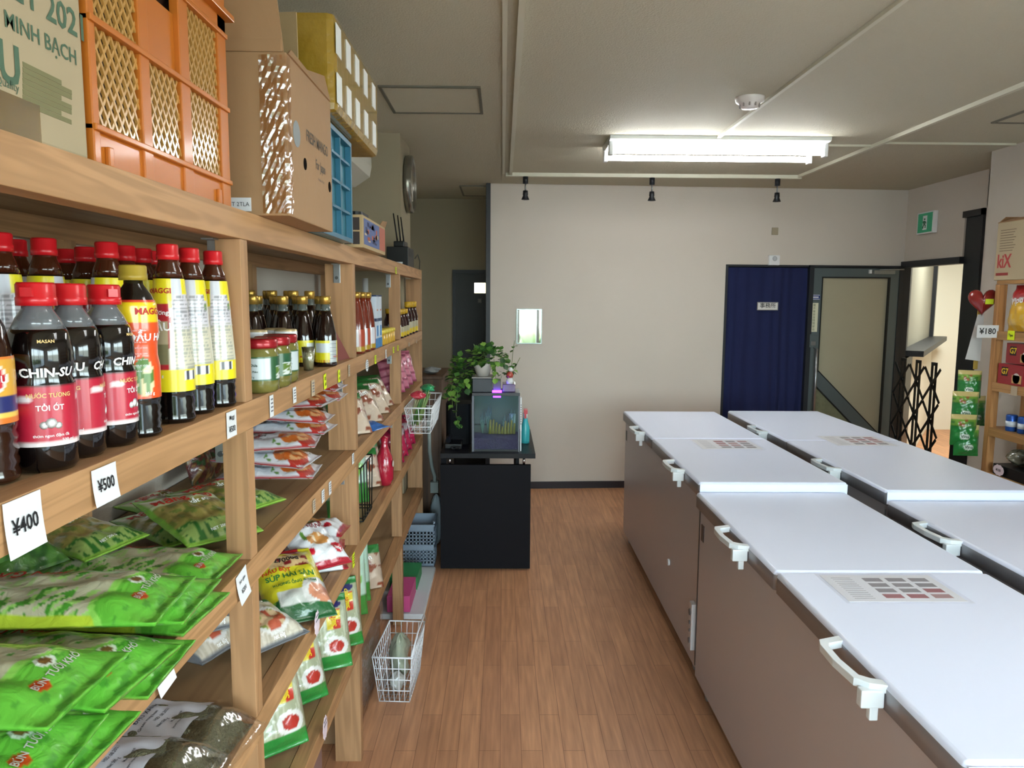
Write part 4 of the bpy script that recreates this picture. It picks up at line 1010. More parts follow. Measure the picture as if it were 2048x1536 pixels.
def carton(label,loc,w,d,h,name='drink_carton'):
    t=thing(name,label,'carton',loc)
    MB().box(-w/2,-d/2,0,w/2,d/2,h).build('box',mat('carton_white','c3ccd8',.45),t,bev=.001)
    q=MB()
    for (x0,x1,y,yy) in ((-w/2,w/2,-d/2-.0006,-d/2),): 
        q.box(x0,y,.0,x1,yy,h*.18,0); q.box(x0,y,h*.50,x1,yy,h*.56,1); q.box(x0+w*.2,y,h*.22,x1-w*.2,yy,h*.42,0); q.box(x0,y,h*.97,x1,yy,h,1); q.box(x0+w*.3,y,h*.7,x1-w*.3,yy,h*.73,2)
    for y0,y1,x,xx in ((-d/2,d/2,w/2,w/2+.0006),):
        q.box(x,y0,0,xx,y1,h*.18,0); q.box(x,y0,h*.50,xx,y1,h*.56,1); q.box(x,y0+d*.2,h*.22,xx,y1-d*.2,h*.42,0); q.box(x,y0,h*.97,xx,y1,h,1); q.box(x,y0+d*.3,h*.7,xx,y1-d*.3,h*.73,2)
    q.build('side_print',[mat('carton_skyblue','3f7fb8',.45),mat('carton_darkblue','2a3a5c',.45),mat('carton_orange','b8683e',.5)],t); return t
p=atz(757,690,Z2); K=carton('tall blue and white drink carton beside the red-brown bottles',(-.515,2.925,Z2),.055,.06,.205)
dup(K,'tall blue and white drink carton, the right one of the pair',loc=(-.515,3.0,Z2)); dup(K,'tall blue and white drink carton at the back of the group',loc=(-.58,2.93,Z2))
profF=[(0,0),(.022,0),(.024,.004),(.024,.075),(.016,.10),(.013,.115)]
def make_F(label,loc,rot):
    t=thing('spice_bottle',label,'bottle',loc,rot)
    MB().lathe(profF,20).build('bottle',mat('wine_sauce','2b0d10',.1,coat=.6),t); q=MB(); q.lathe([(0,.115),(.0165,.115),(.0165,.138),(0,.139)],18); q.build('cap',mat('mustard_cap','c79b20',.4,coat=.2),t)
    sleeve('label',slicep(profF,.008,.055),lambda a,z: shade('c7a91c') if z<.5 else shade('a9a086'),24,8,t); return t
F1=make_F('small dark bottle with mustard cap beside the blue and white cartons',(-.56,3.17,Z2),0)
ff=[(-.56,3.26,'small dark mustard-capped bottle behind the stacked yellow jars'),(-.62,3.22,'small dark mustard-capped bottle at the back of bay three'),(-.50,3.62,'small dark mustard-capped bottle first past the third upright'),(-.50,3.72,'small mustard-capped bottle second past the third upright'),(-.50,3.83,'small mustard-capped bottle third past the third upright'),(-.50,3.95,'mustard-capped bottle fourth past the third upright'),(-.50,4.08,'mustard-capped bottle next to last on the upper shelf'),(-.50,4.22,'mustard-capped bottle last in the row on the upper shelf'),(-.57,3.75,'mustard-capped bottle in the second row past the third upright'),(-.57,4.0,'mustard-capped bottle in the second row near the shelf end')]
for x,y,lb in ff: dup(F1,lb,loc=(x,y,Z2),rot=n2(x,y)*6,scale=(1,1,1.0+.25*(y>3.9)))
def make_yj(label,loc):
    t=thing('spice_jar',label,'jar',loc); MB().lathe([(0,0),(.024,0),(.025,.003),(.025,.045),(0,.046)],20).build('jar',mat('yellow_jar','c79a2c',.3,coat=.4),t)
    q=MB(); q.lathe([(0,.046),(.026,.046),(.026,.060),(0,.061)],20); q.build('lid',mat('yellow_lid','d8c04a',.4),t); return t
Y=make_yj('small yellow jar in front of the third upright, nearest the cartons',(-.51,3.10,Z2))
for x,y,lb in ((-.51,3.17,'small yellow jar in front of the third upright, second of the row'),(-.51,3.24,'small yellow jar in front of the third upright, third of the row'),(-.51,3.31,'small yellow jar in front of the third upright, fourth of the row'),(-.51,3.38,'small yellow jar closest to the third upright')): dup(Y,lb,loc=(x,y,Z2))
q=MB(); q.tube([(-.72,3.95,Z2),(-.72,3.95,LV[0]-.06)],.016,10); q.build('white_pipe',whitep); tag(bpy.data.objects['white_pipe'],'white pipe standing at the back of the last upper bay','pipe')
# ================================================================ PACKETS
film=film_mat('printed_film'); 
def pouch(w,l,t,design,seed=0,nx=28,ny=44,crimp=.10,wr=.004,name='pouch',pw=.7,sag=0):
    """flat-lying pillow pack: returns (mesh builder, colours, surface function); x across w, y along l"""
    R=random.Random(seed); ph=[R.uniform(0,6.28) for _ in range(8)]
    def H(a,b):
        ex=(1-abs(2*a-1)**3.0); 
        bb=min(b,1-b)/crimp
        ey=0 if bb<1*.45 else min(1,(bb-.45)/2.2)
        ey=math.sin(ey*PI/2)**.8 if ey>0 else 0
        return max(0,ex)**pw*ey
    def W(a,b):
        return wr*(math.sin(a*9+ph[0]+b*5)*math.sin(b*13+ph[1]+a*3)*.6+math.sin(a*23+b*7+ph[2])*.3+math.sin(b*31-a*11+ph[3])*.3)
    def top(a,b):
        h=H(a,b); pinch=1-.10*h
        return ((a-.5)*w*(1-.06*(h>0)*(1-abs(2*b-1))),(b-.5)*l,.0015+t*h+W(a,b)*(.35+h)*.8+(wr if wr>0 else 0)*1.1+sag*abs(2*b-1)**2)
    q=MB(); cols=[]
    for j in range(ny+1):
        for i in range(nx+1):
            a,b=i/nx,j/ny; q.v.append(top(a,b)); cols.append(design(a,b))
    for j in range(ny):
        for i in range(nx):
            k=j*(nx+1)+i; q.face((k,k+1,k+nx+2,k+nx+1),0,True)
    base=len(q.v)
    for j in range(ny+1):
        for i in range(nx+1):
            a,b=i/nx,j/ny; p=top(a,b); edge=(i in(0,nx) or j in (0,ny))
            q.v.append((p[0],p[1],p[2]-.0008 if edge else min(p[2]-.0008,.0+.001*H(a,b)))); cols.append(design(1-a,b) if not edge else design(a,b))
    for j in range(ny):
        for i in range(nx):
            k=base+j*(nx+1)+i; q.face((k+nx+1,k+nx+2,k+1,k),0,True)
    n1=nx+1
    for i in range(nx):
        q.face((i+1,i,base+i,base+i+1)); k=ny*n1+i; q.face((k,k+1,base+k+1,base+k))
    for j in range(ny):
        k=j*n1; q.face((k,k+n1,base+k+n1,base+k)); k=j*n1+nx; q.face((k+n1,k,base+k,base+k+n1))
    def surf(x,y,e=.0007): 
        p=top(min(1,max(0,x/w+.5)),min(1,max(0,y/l+.5))); return (p[0] if abs(x)>w/2 else x,y,p[2]+e)
    return q,cols,surf
HM={}
def settle(o,zmin,cell=.008):
    """lower a packet until it rests on the shelf or on what already lies there"""
    M=Matrix.LocRotScale(o.location,o.rotation_euler,o.scale); lo={};hi={}
    for c in [c for c in bpy.data.objects if c.parent==o and c.name.split('.')[0] in ('wrapper','beans','clear_film')]:
        for v in c.data.vertices:
            p=M@v.co; k=(round(p.x/cell),round(p.y/cell))
            if p.z<lo.get(k,9): lo[k]=p.z
            if p.z>hi.get(k,-9): hi[k]=p.z
    key=round(zmin,2); H=HM.setdefault(key,{})
    dz=max(H.get(k,zmin)-z for k,z in lo.items())+.0006
    o.location.z+=dz
    for k,z in hi.items():
        if z+dz>H.get(k,zmin): H[k]=z+dz
    return o
def C(*h): return [lin(x) for x in h]
def disc(a,b,ca,cb,ra,rb): return ((a-ca)/ra)**2+((b-cb)/rb)**2<1
def speck(a,b,n,th,s=1): return vn(a*n,b*n*1.7,s)>th
def make_pack(name,label,cat,w,l,t,design,texts,seed=0,inks=(),nx=28,ny=44,group=None,**k):
    """texts: (string,size,x,y,ink index,rotated)"""
    o=thing(name,label,cat,(0,0,0),0,group)
    q,cols,surf=pouch(w,l,t,design,seed,nx,ny,**k)
    q.build('wrapper',film,o,cols=cols)
    if texts:
        q=MB()
        for s_,sz,x,y,ik,rot in texts:
            c_,s__=math.cos(rot),math.sin(rot)
            text_into(q,s_,sz,lambda a,b:surf(x+a*c_-b*s__,y+a*s__+b*c_,.0016),ik,.02)
        q.build('lettering',list(inks),o)
    return o
def put(o,loc,rot=(0,0,0),label=None,copy=True,scale=None):
    if copy: return dup(o,label,loc=loc,rot=rot,scale=scale)
    o.location=loc; o.rotation_euler=rot if isinstance(rot,(tuple,list)) else (0,0,rot)
    if label: o['label']=label
    return o
iw=mat('ink_white','f2f2f0',.5); ir=mat('ink_red','c22a1e',.5); ik=mat('ink_black','1c1c1e',.5); ig=mat('ink_green','1f6b34',.5); igr=mat('ink_grey','9aa08e',.5); iy=mat('ink_yellow','e6c52a',.5)
# --- long rice-noodle packs: cream window, grass print, bright green ends
G1,G2,G3,CRM,DKG,ORG,YEL,BRN=C('62b23a','4a9430','2f7a2c','bcb89a','1f5a2e','c2461c','b9cf3a','7c5b30')
def dN(a,b):
    # b along the pack: green ends; a across
    wav=.035*math.sin(a*7)+.02*math.sin(a*15)
    if b<.20+wav or b>.86-wav*.6:
        e=b if b<.5 else 1-b
        if disc(a,b,.32,.115,.07,.028): return ORG
        if disc(a,b,.75,.90,.07,.022): return ORG
        if disc(a,b,.55,.165,.05,.02) or disc(a,b,.82,.175,.05,.02): return BRN
        if disc(a,b,.55,.165,.08,.03) or disc(a,b,.82,.175,.08,.03): return C('dfe8d8')[0]
        return G1 if vn(a*9,b*40)>.25 else G2
    if b<.225+wav: return C('8fcf5a')[0]
    if a<.05 or a>.95: return YEL
    # grass blades rising from one side
    d=min(a-.05,.95-a)
    bl=.10+.22*n2(int(b*46),1)
    if d<bl*1.2 and vn(b*46+a*14,a*5)>.42: return G2 if vn(b*60,a*18)>.4 else C('9ccb6a')[0]
    if .42<b<.8 and .38<a<.62 and vn(b*70,a*12,5)>.55: return C('a7c07f')[0]
    if a>.84 and .3<b<.75: return G3 if vn(b*30,a*30)>.5 else C('5f8f4a')[0]
    return CRM
inkN=(mat('ink_silver','b7b4ae',.4),ir,ik)
NB=make_pack('rice_noodle_pack','','noodles',.155,.33,.026,dN,[('BÚN TƯƠI KHÔ',.011,0,-.128,0,0),('BÚN GẠO',.026,.045,.045,1,PI/2),('Rice vermicelli',.010,.02,.09,1,PI/2),('Nangrow',.010,0,.138,0,0)],3,inkN,nx=60,ny=110,wr=.0045,crimp=.09)
Z3=LV[2]+.002
# laid across the shelf, long side pointing to the aisle (pack's -y end towards +x)
def noodle(u,v,z,rz,label,tx=0,ty=0,copy=True,zz=None):
    p=atz(u,v,z); return put(NB,(p.x,p.y,zz if zz is not None else z),(tx,ty,rz),label,copy)
RZ=PI/2
nd=[
 (-.60,.60,1.62,0,'green and cream rice noodle pack at the very bottom left corner of the photo'),
 (-.60,.78,1.52,0,'bottom-layer rice noodle pack under the ¥400 card, its green end over the shelf edge'),
 (-.605,.955,1.60,0,'bottom-layer rice noodle pack, third of the row from the photo corner'),
 (-.62,1.13,1.50,0,'bottom-layer rice noodle pack, fourth of the row from the photo corner'),
 (-.655,1.295,1.56,0,'bottom-layer rice noodle pack touching the first upright'),
 (-.590,.69,1.66,0,'second-layer rice noodle pack nearest the photo corner'),
 (-.585,.865,1.46,0,'second-layer rice noodle pack, second from the photo corner'),
 (-.595,1.035,1.62,0,'second-layer rice noodle pack, third from the photo corner'),
 (-.60,.76,1.56,0,'top-layer rice noodle pack nearest the photo corner'),
 (-.595,.945,1.66,0,'top-layer rice noodle pack in the middle, below the ¥500 card')]
for i,(x,y,r,tl,lb) in enumerate(nd):
    settle(put(NB,(x,y,Z3),(tl,0,r),lb,i>0),Z3)
# --- dried bamboo packs leaning against the back
def dM(a,b):
    if b>.93 or b<.05: return C('8fc04a')[0]
    if a<.04 or a>.96: return C('6f9f3a')[0]
    if b<.30: 
        return C('2f6a2a')[0] if vn(a*26+b*14,b*9-a*5)>.55 else C('8fa65a')[0]
    if b<.72 and vn(a*16,b*20,2)>.35: return C('8b7f42')[0] if vn(a*30,b*9,3)>.4 else C('a08f52')[0]
    if b<.72: return C('6f7a38')[0]
    return C('b8bd92')[0]
MN=make_pack('bamboo_shoot_pack','','packet',.19,.23,.022,dM,[('Măng khô',.036,-.005,.063,1,0),('xắt sợi',.018,.02,.035,0,0),('NET 200 G',.010,.0,-.085,0,0)],8,(iw,ir,ik),nx=40,ny=50,wr=.005)
lean=[(-.625,1.50,(.26,.06,.95),.9,'dried bamboo pack lying tilted by the first upright, red lettering in full view'),
 (-.64,1.70,(.10,.0,1.05),.9,'dried bamboo pack second from the first upright, tilted over its neighbour'),
 (-.69,1.53,(.10,.0,1.0),.85,'dried bamboo pack third from the first upright, red letters half hidden'),
 (-.775,1.33,(.15,.0,1.3),.8,'dried bamboo pack fourth from the first upright, in the shade'),
 (-.77,1.70,(.12,.0,1.3),.8,'dried bamboo pack standing deepest against the wall')]
for i,(x,y,r,sc1,lb) in enumerate(lean[::-1]): settle(put(MN,(x,y,Z3+.1),r,lb,True,scale=sc1),Z3)
for c in list(kids(MN)): bpy.data.objects.remove(c)
bpy.data.objects.remove(MN)
def dG(a,b):
    return C('2f5a28')[0] if vn(a*14,b*10)>.4 else C('4c7d34')[0]
GP=make_pack('herb_pack','','packet',.12,.17,.02,dG,[],4,(),nx=16,ny=22)
for i,(x,y,rz,lb) in enumerate(((-.80,1.16,1.2,'dark green glossy pack at the back under the ¥500 card'),(-.80,1.03,1.4,'dark green glossy pack at the back, second from the left'),(-.80,.90,1.3,'dark green glossy pack at the back, beside the ¥400 card'))):
    settle(put(GP,(x,y,Z3+.19),(.5,0,rz),lb,i>0),Z3)
# --- white packets with red and orange print (bay 2 of the same shelf)
WH,RD,OR_,LG,GY,BK=C('d9dbe2','a3242a','c96a2c','5f8a3a','9b9fae','26262c')
def dS(a,b):
    if a<.025 or a>.975: return RD
    if b<.03 or b>.97: return C('c9c9cf')[0]
    if b>.80: 
        return C('b9bdd0')[0]
    if .55<b<.80: return WH if not (.2<a<.8 and vn(a*20,b*40)>.65) else BK
    if b<.45:
        if disc(a,b,.5,.25,.42,.17): return OR_ if vn(a*12,b*20)>.45 else C('e0b07a')[0]
        if disc(a,b,.3,.12,.3,.1): return C('b5352a')[0]
        if vn(a*14,b*18,4)>.8: return LG
    return WH
SP=make_pack('seafood_packet','','packet',.15,.24,.022,dS,[('Chả cá',.022,0,.055,0,0),('TÔM KHÔ',.014,0,.03,1,0),('500g',.016,.04,-.09,2,0)],11,(ik,ir,iw),nx=40,ny=56,wr=.004)
pile=[(-.60,1.91,0,1.66,'white packet with red edges at the bottom of the pile, nearest the first upright'),(-.61,1.915,.027,1.50,'white packet with red edges, second from the bottom near the first upright'),(-.60,1.92,.054,1.72,'white packet with red edges and prawns, third layer near the first upright'),
 (-.60,2.08,.0,1.55,'white and orange packet at the bottom in the middle of the pile'),(-.605,2.085,.03,1.6,'white and orange packet in the second layer, middle of the pile'),(-.60,2.085,.06,1.5,'white and orange packet in the third layer, middle of the pile'),
 (-.60,2.25,.0,1.62,'white and orange packet at the bottom, nearest the second upright'),(-.605,2.255,.03,1.55,'white and orange packet second layer, nearest the second upright'),(-.61,2.16,.09,1.58,'big white packet on the very top of the pile')]
for i,(x,y,z,r,lb) in enumerate(pile): settle(put(SP,(x,y,Z3+z),((0,.06,-.05)[i%3],0,r),lb,i>0),Z3)
# dark mixed packets standing behind them
def dK(a,b):
    v=vn(a*9,b*12,6)
    return C('2a4a26')[0] if v>.66 else C('5a2420')[0] if v>.4 else C('8a6a3a')[0] if v>.22 else C('3a3a2a')[0]
KP=make_pack('dried_food_packet','','packet',.13,.19,.03,dK,[],5,(),nx=24,ny=30)
for i,(x,y,z,r,lb) in enumerate(((-.79,1.84,.10,(1.2,0,1.1),'dark red and green packet standing behind the white packets, nearest the first upright'),(-.79,1.96,.10,(1.2,.0,1.3),'dark packet second from the first upright behind the white pile'),(-.79,2.08,.10,(1.1,0,1.5),'dark packet in the middle behind the white pile'),(-.79,2.20,.11,(1.15,0,1.4),'orange-brown packet behind the white pile under the yellow tags'),(-.79,2.32,.12,(1.2,0,1.3),'dark green packet behind the white pile, nearest the second upright'))): put(KP,(-.805,1.93+.10*i,Z3+.085),(1.25,0,1.3),lb,i>0,scale=.76 if i else None)
def bean_bag(label,loc,rz):
    t=thing('bean_bag',label,'bag of beans',loc,rz)
    q,cols,surf=pouch(.17,.24,.055,lambda a,b:(.1,.1,.1),17,34,44,crimp=.10,wr=.006,pw=.5)
    # content: dark grey-green grains
    q.build('beans',mat('mung_beans','6b684c',.55,noise=.75,nscale=260,bump=.8,bscale=300),t)
    q2,c2,s2=pouch(.19,.30,.058,lambda a,b:(1,1,1),18,30,44,crimp=.09,wr=.004,pw=.5); q2.v=[(x,y,z+.0015) for x,y,z in q2.v]
    # keep the upper skin only
    n=31*45; q2.f=[f for f in q2.f if max(f)<n]; q2.m=q2.m[:len(q2.f)]; q2.sm=q2.sm[:len(q2.f)]; q2.v=q2.v[:n]
    q2.build('clear_film',clear_mat('bag_film','ffffff',.82,.12),t)
    q=MB(); N=10; b=0
    for j in range(N+1):
        for i in range(N+1):
            x=-.065+.13*i/N; y=-.055+.115*j/N; p=s2(x,y,.0028); q.v.append(p)
    for j in range(N):
        for i in range(N): k=j*(N+1)+i; q.face((k,k+1,k+N+2,k+N+1),0,True)
    lb=q.build('label',mat('bean_label','c9cad2',.6),t)
    q=MB()
    for k,(s_,sz,y) in enumerate((('ĐẬU XANH',.014,.042),('Green mung bean',.008,.026),('HSD: 08.2021',.008,.012),('Net 500 g',.008,-.002),('Mung beans',.007,-.016),('Japan import',.006,-.03))):
        text_into(q,s_,sz,lambda a,b_:s2((-.02 if k%2 else .0)+a,y+b_,.0034),0,.01)
    q.build('lettering',mat('bean_ink','3c3c44',.6),lb)
    q=MB(); 
    for j in range(5):
        for i in range(5): q.v.append(s2(.068+.02*i/4,-.03+.07*j/4,.0029))
    for j in range(4):
        for i in range(4): k=j*5+i; q.face((k,k+1,k+6,k+5),0,True)
    q.build('leaf_picture',mat('leaf_print','55652e',.6),lb)
    return t
for o in bpy.data.objects:
    if o.name=='dried_food_packet': o.scale=(.76,)*3
# --- shelf 4 (z .772)
Z4=LV[3]+.002
RDK,PNK=C('a5162a','d8a9a9')
def dF(a,b):
    if b>.86 or b<.10: return RDK
    if b>.70 and abs(a-.5)<.40 : return C('b3202e')[0] if b>.80 else C('dcdcdc')[0]
    if disc(a,b,.5,.45,.24,.13) : return C('c98a4a')[0] if vn(a*16,b*16)>.3 else C('dfc9a8')[0]
    if disc(a,b,.78,.24,.13,.09) or disc(a,b,.2,.25,.10,.07): return C('c2182e')[0]
    if disc(a,b,.25,.55,.05,.10): return LG
    return C('dedfe2')[0]
FP=make_pack('flour_packet','','packet',.15,.20,.034,dF,[('TAPIOCA POWDER',.013,0,.062,0,0),('BỘT NĂNG',.020,0,.045,0,0),('500g',.012,.04,-.06,1,0)],21,(mat('ink_maroon','7a1420',.5),iw),nx=40,ny=50,wr=.005)
settle(put(FP,(-.585,2.22,Z4),(.0,0,2.0),'red and white flour packet at the bottom beside the second upright',False),Z4)
settle(put(FP,(-.59,2.25,Z4+.040),(.06,.0,1.75),'red and white flour packet second from the bottom beside the second upright'),Z4)
settle(put(FP,(-.585,2.27,Z4+.082),(.0,.10,1.6),'red and white flour packet lying on top of the others with black letters'),Z4)
settle(put(FP,(-.550,2.11,Z4+.035),(.42,.05,.80),'red and white flour packet tipped towards the aisle with its picture in full view'),Z4)
YG,DG=C('cfc42a','1c5a2e')
def dY(a,b):
    if b<.16: return DG
    if b>.88: return C('a3242a')[0] if .2<a<.8 else YG
    if .66<b<.84 and .2<a<.85: return C('c9a878')[0] if vn(a*8,b*14)>.4 else C('7a1f22')[0]
    if disc(a,b,.85,.28,.30,.20): return C('d8d5d0')[0] if not disc(a,b,.85,.28,.2,.12) else C('d08a6a')[0]
    if .15<b<.34 and .18<a<.6: return C('c2c4bc')[0]
    if b<.24: return DG if vn(a*12,b*22)>.4 else C('7fae3a')[0]
    return YG
YP=make_pack('soup_powder_packet','yellow and dark green soup powder packet leaning out over the shelf edge','packet',.17,.25,.03,dY,[('NẤU BỘT',.017,-.035,.03,0,0),('SÚP HẢI SẢN',.022,-.005,.008,1,0),('XƯƠNG ỐNG & TÔM',.012,0,-.018,1,0),('27000đ',.022,.0,.066,2,0)],31,(ir,ig,ik),nx=44,ny=60,wr=.005)
settle(put(YP,(-.555,1.90,Z4+.028),(.48,.05,.60),None,False),Z4)
def dB(a,b):
    if a<.06 or a>.94 or b<.05: return C('6f7378')[0]
    if b>.72: return DG if not disc(a,b,.5,.82,.32,.07) else C('b53a3a')[0]
    if disc(a,b,.5,.34,.36,.24):
        if not disc(a,b,.5,.34,.30,.19): return C('dcd9d4')[0]
        v=vn(a*9,b*10,9); return C('b9583f')[0] if v>.62 else C('8fa04a')[0] if v<.3 else C('d2b48c')[0]
    return C('c4bbaa')[0] if vn(a*50,b*5,9)>.5 else C('b3a895')[0]
BP=make_pack('instant_noodle_packet','','packet',.15,.19,.035,dB,[('Pho Bo',.024,0,.045,0,0),('net 60g',.010,.0,-.08,0,0)],41,(iw,),nx=36,ny=44,wr=.004)
BB=bean_bag('clear bag of dark green mung beans with white label, the farther of two',(-.605,1.285,Z4),1.45)
settle(BB,Z4); settle(dup(BB,'clear bag of dark green mung beans with white label, nearest the bottom photo edge',loc=(-.60,1.105,Z4),rot=1.55),Z4)
settle(put(BP,(-.575,1.70,Z4),(.15,0,.9),'noodle soup packet with bowl picture lying right past the first upright',False),Z4)
settle(put(BP,(-.68,1.58,Z4+.0),(.0,0,1.2),'noodle soup packet on its back left of the first upright'),Z4)
settle(put(BP,(-.68,1.62,Z4+.045),(.35,.12,.9),'noodle soup packet with a white script name propped on another, left of the first upright'),Z4)
settle(put(BP,(-.73,1.55,Z4+.0),(.1,0,1.2),'see-through noodle packet under the crumpled price card'),Z4)
settle(put(BP,(-.74,1.74,Z4+.045),(.15,.1,.9),'noodle packet with coloured vegetables stacked above the see-through one'),Z4)
settle(put(BP,(-.73,1.90,Z4+.0),(.15,0,1.1),'noodle packet deep in the shelf behind the yellow soup packet'),Z4)
# bags of mung beans / pepper: heaped
# --- shelf 5 (z .447): rice vermicelli bundles standing
Z5=LV[4]+.002
def dV(a,b):
    if b<.18: return C('2a8a3a')[0]
    if b>.9: return C('2a7a3a')[0]
    if disc(a,b,.72,.30,.24,.13): return C('b5352a')[0] if disc(a,b,.72,.30,.15,.08) else C('e4e2dc')[0]
    if .58<a<.86 and .52<b<.80: return C('d8c23a')[0] if vn(a*14,b*16,2)>.4 else C('c43a2a')[0]
    if disc(a,b,.70,.86,.20,.05): return C('2c2a66')[0]
    if a<.4: return C('b9c2a4')[0]
    return C('a8ad8e')[0] if vn(a*60,b*3)>.4 else C('c2c6ac')[0]
VP=make_pack('vermicelli_packet','','noodles',.17,.22,.035,dV,[('VERMICELLI',.020,-.045,.0,0,PI/2),('Safoco',.024,.035,.045,1,PI/2)],51,(ik,iy),nx=44,ny=56,wr=.004)
put(VP,(-.555,2.20,Z5+.118),(1.15,0,.45),'clear vermicelli packet propped up with black VERMICELLI lettering',False)
put(VP,(-.545,2.34,Z5+.118),(1.25,0,.55),'vermicelli packet with green lid end leaning by the second upright')
put(VP,(-.68,2.33,Z5+.118),(1.3,0,.3),'vermicelli packet at the back by the second upright')
put(VP,(-.585,2.0,Z5+.118),(1.2,0,.75),'vermicelli packet seen edge-on past the foot of the pink cloud tag')
put(VP,(-.585,1.78,Z5+.118),(1.2,0,.7),'vermicelli packet at the bottom of the photo beside the first upright')
# --- bay 3 of the noodle shelf and below, bay 4: mixed goods
def dP1(a,b):
    v=vn(a*8,b*10,3); return C('2f7a3a')[0] if (a<.3 or b>.8) else (C('c9b4a0')[0] if v>.45 else C('8a4a34')[0])
P1=make_pack('snack_packet','','packet',.15,.17,.03,dP1,[('Mắm',.03,0,.03,0,.3)],61,(iw,),nx=24,ny=28)
def dP2(a,b):
    v=vn(a*7,b*9,5); return C('6a2a38')[0] if v>.6 else C('3a4a26')[0] if v>.35 else C('8a5a2a')[0]
P2=make_pack('dark_snack_packet','','packet',.14,.17,.03,dP2,[],62,(),nx=18,ny=22)
def dP3(a,b): return C('c9788c')[0] if int(b*14)%3 else C('8f3a56')[0]
P3=make_pack('pink_packet','','packet',.13,.18,.03,dP3,[],63,(),nx=18,ny=26)
def dP4(a,b):
    if disc(a,b,.5,.55,.35,.18): return C('7fb84a')[0]
    return C('b9d8c4')[0] if b>.3 else C('3f8a3a')[0]
P4=make_pack('leek_packet','','packet',.12,.24,.03,dP4,[],64,(),nx=18,ny=28)
def dP5(a,b): return C('b5204a')[0] if vn(a*6,b*9,7)>.4 else C('6a1030')[0] if vn(a*9,b*6,8)>.4 else C('c9b9c0')[0]
P5=make_pack('magenta_packet','','packet',.12,.17,.035,dP5,[],65,(),nx=18,ny=24)
def dP6(a,b): return C('2f6fc0')[0] if b<.5 else C('e0a040')[0]
P6=make_pack('blue_packet','blue and orange packet lying flat beyond the second upright','packet',.12,.26,.02,dP6,[],66,(),nx=12,ny=20)
put(P6,(-.575,2.85,Z3),(0,0,1.2),None,False)
put(P1,(-.57,2.72,Z3+.07),(.95,0,.7),'white and green snack packet leaning right beyond the second upright',False)
put(P1,(-.57,2.97,Z3+.07),(.9,0,.8),'white and green snack packet second beyond the second upright')
put(P1,(-.575,3.20,Z3+.07),(.95,0,.75),'white and green snack packet third beyond the second upright')
put(P1,(-.59,3.40,Z3+.07),(.9,0,.9),'white and green snack packet next to the third upright')
for i,(x,y,z,lb) in enumerate(((-.72,2.75,.10,'dark patterned packet standing behind the white and green ones, nearest'),(-.73,2.92,.10,'dark patterned packet standing second behind the white and green ones'),(-.73,3.08,.10,'maroon patterned packet standing third behind the white and green ones'),(-.73,3.24,.10,'maroon patterned packet standing fourth behind the white and green ones'),(-.73,3.40,.10,'maroon patterned packet by the third upright'))): put(P2,(x,y,Z3+z),(1.25,0,.8),lb,i>0)
for i,(x,y,z,lb) in enumerate(((-.545,3.62,.09,'pink striped packet just past the third upright'),(-.545,3.78,.09,'pink striped packet second past the third upright'),(-.545,3.94,.09,'pink striped packet third past the third upright'),(-.545,4.10,.09,'pink striped packet nearest the end of the shelving'))): put(P3,(x,y,Z3+z+.03),(1.2,0,.85),lb,i>0)
# hanging wire rack with leek packets in the bay under it
put(P4,(-.60,2.72,Z4+.125),(1.3,0,.5),'tall green and white leek packet behind the black wire rack',False)
put(P4,(-.61,2.92,Z4+.136),(1.35,0,.5),'tall green and white leek packet with round picture, right of the wire rack',scale=(1.2,1.1,1))
put(P1,(-.60,3.15,Z4+.09),(1.2,0,.6),'orange-brown packet hanging beside the leek packets')
put(P1,(-.62,3.32,Z4+.09),(1.2,0,.7),'brown packet beside the third upright under the noodle shelf')
wr_=thing('wire_rack','black wire rack holding green packets in the third bay','rack',(-.505,2.62,Z4))
q=MB()
x0,x1,y0,y1=-.055,.0,0,.24
for z in (.215,): q.tube([(x0,y0,z),(x1,y0,z),(x1,y1,z),(x0,y1,z)],.0028,6,closed=True)
for z in (.01,.022): q.tube([(x0,y0+.03,z),(x1,y0+.03,z),(x1,y1-.03,z),(x0,y1-.03,z)],.0025,6,closed=True)
for y in (0,.06,.12,.18,.24): q.tube([(x1,y,.215),(x1,y0+.03+(y/.24)*.18,.012)],.0024,6)
for x in (x0,): 
    for y in (0,.24): q.tube([(x,y,.215),(x,.03 if y==0 else .21,.012)],.0024,6)
q.build('wire_frame',black,wr_)
q,cols,_s=pouch(.13,.20,.03,dP4,70,14,20); q.v=[(x*.35,y+.0,z) for x,y,z in q.v]
rb_=thing('gourd_bag','glossy red gourd-shaped bag on the shelf edge before the third upright','bag',(-.515,3.22,Z4))
MB().lathe([(0,0),(.028,.004),(.038,.03),(.040,.08),(.034,.13),(.020,.165),(.014,.19),(.018,.215),(0,.222)],20).build('wrapper',mat('red_gloss','a81c34',.2,coat=.8,bump=.5,bscale=30),rb_)
q=MB(); q.tube([(.038,-.012,.10),(.041,-.012,.10)],.014,12); q.build('label',mat('gourd_label','c9b9b0',.5),rb_)
for i,(x,y,lb) in enumerate(((-.55,2.60,'green and white packet low in the third bay, right by the second upright'),(-.56,2.72,'green and white packet low in the third bay, second from the upright'))): put(P4,(x,y,Z5+.125),(1.35,0,.4),lb)
put(P1,(-.55,2.86,Z5+.08),(1.2,0,.5),'pale striped packet low in the third bay beside the green ones')
for i,(x,y,z,lb) in enumerate(((-.55,3.64,.085,'magenta packet on the fourth bay shelf, nearest'),(-.55,3.80,.085,'magenta packet on the fourth bay shelf, second'),(-.55,3.96,.085,'magenta packet on the fourth bay shelf, third'),(-.55,4.12,.085,'magenta packet on the fourth bay shelf, farthest'))): put(P5,(x,y,Z4+z),(1.25,0,.7),lb,i>0)
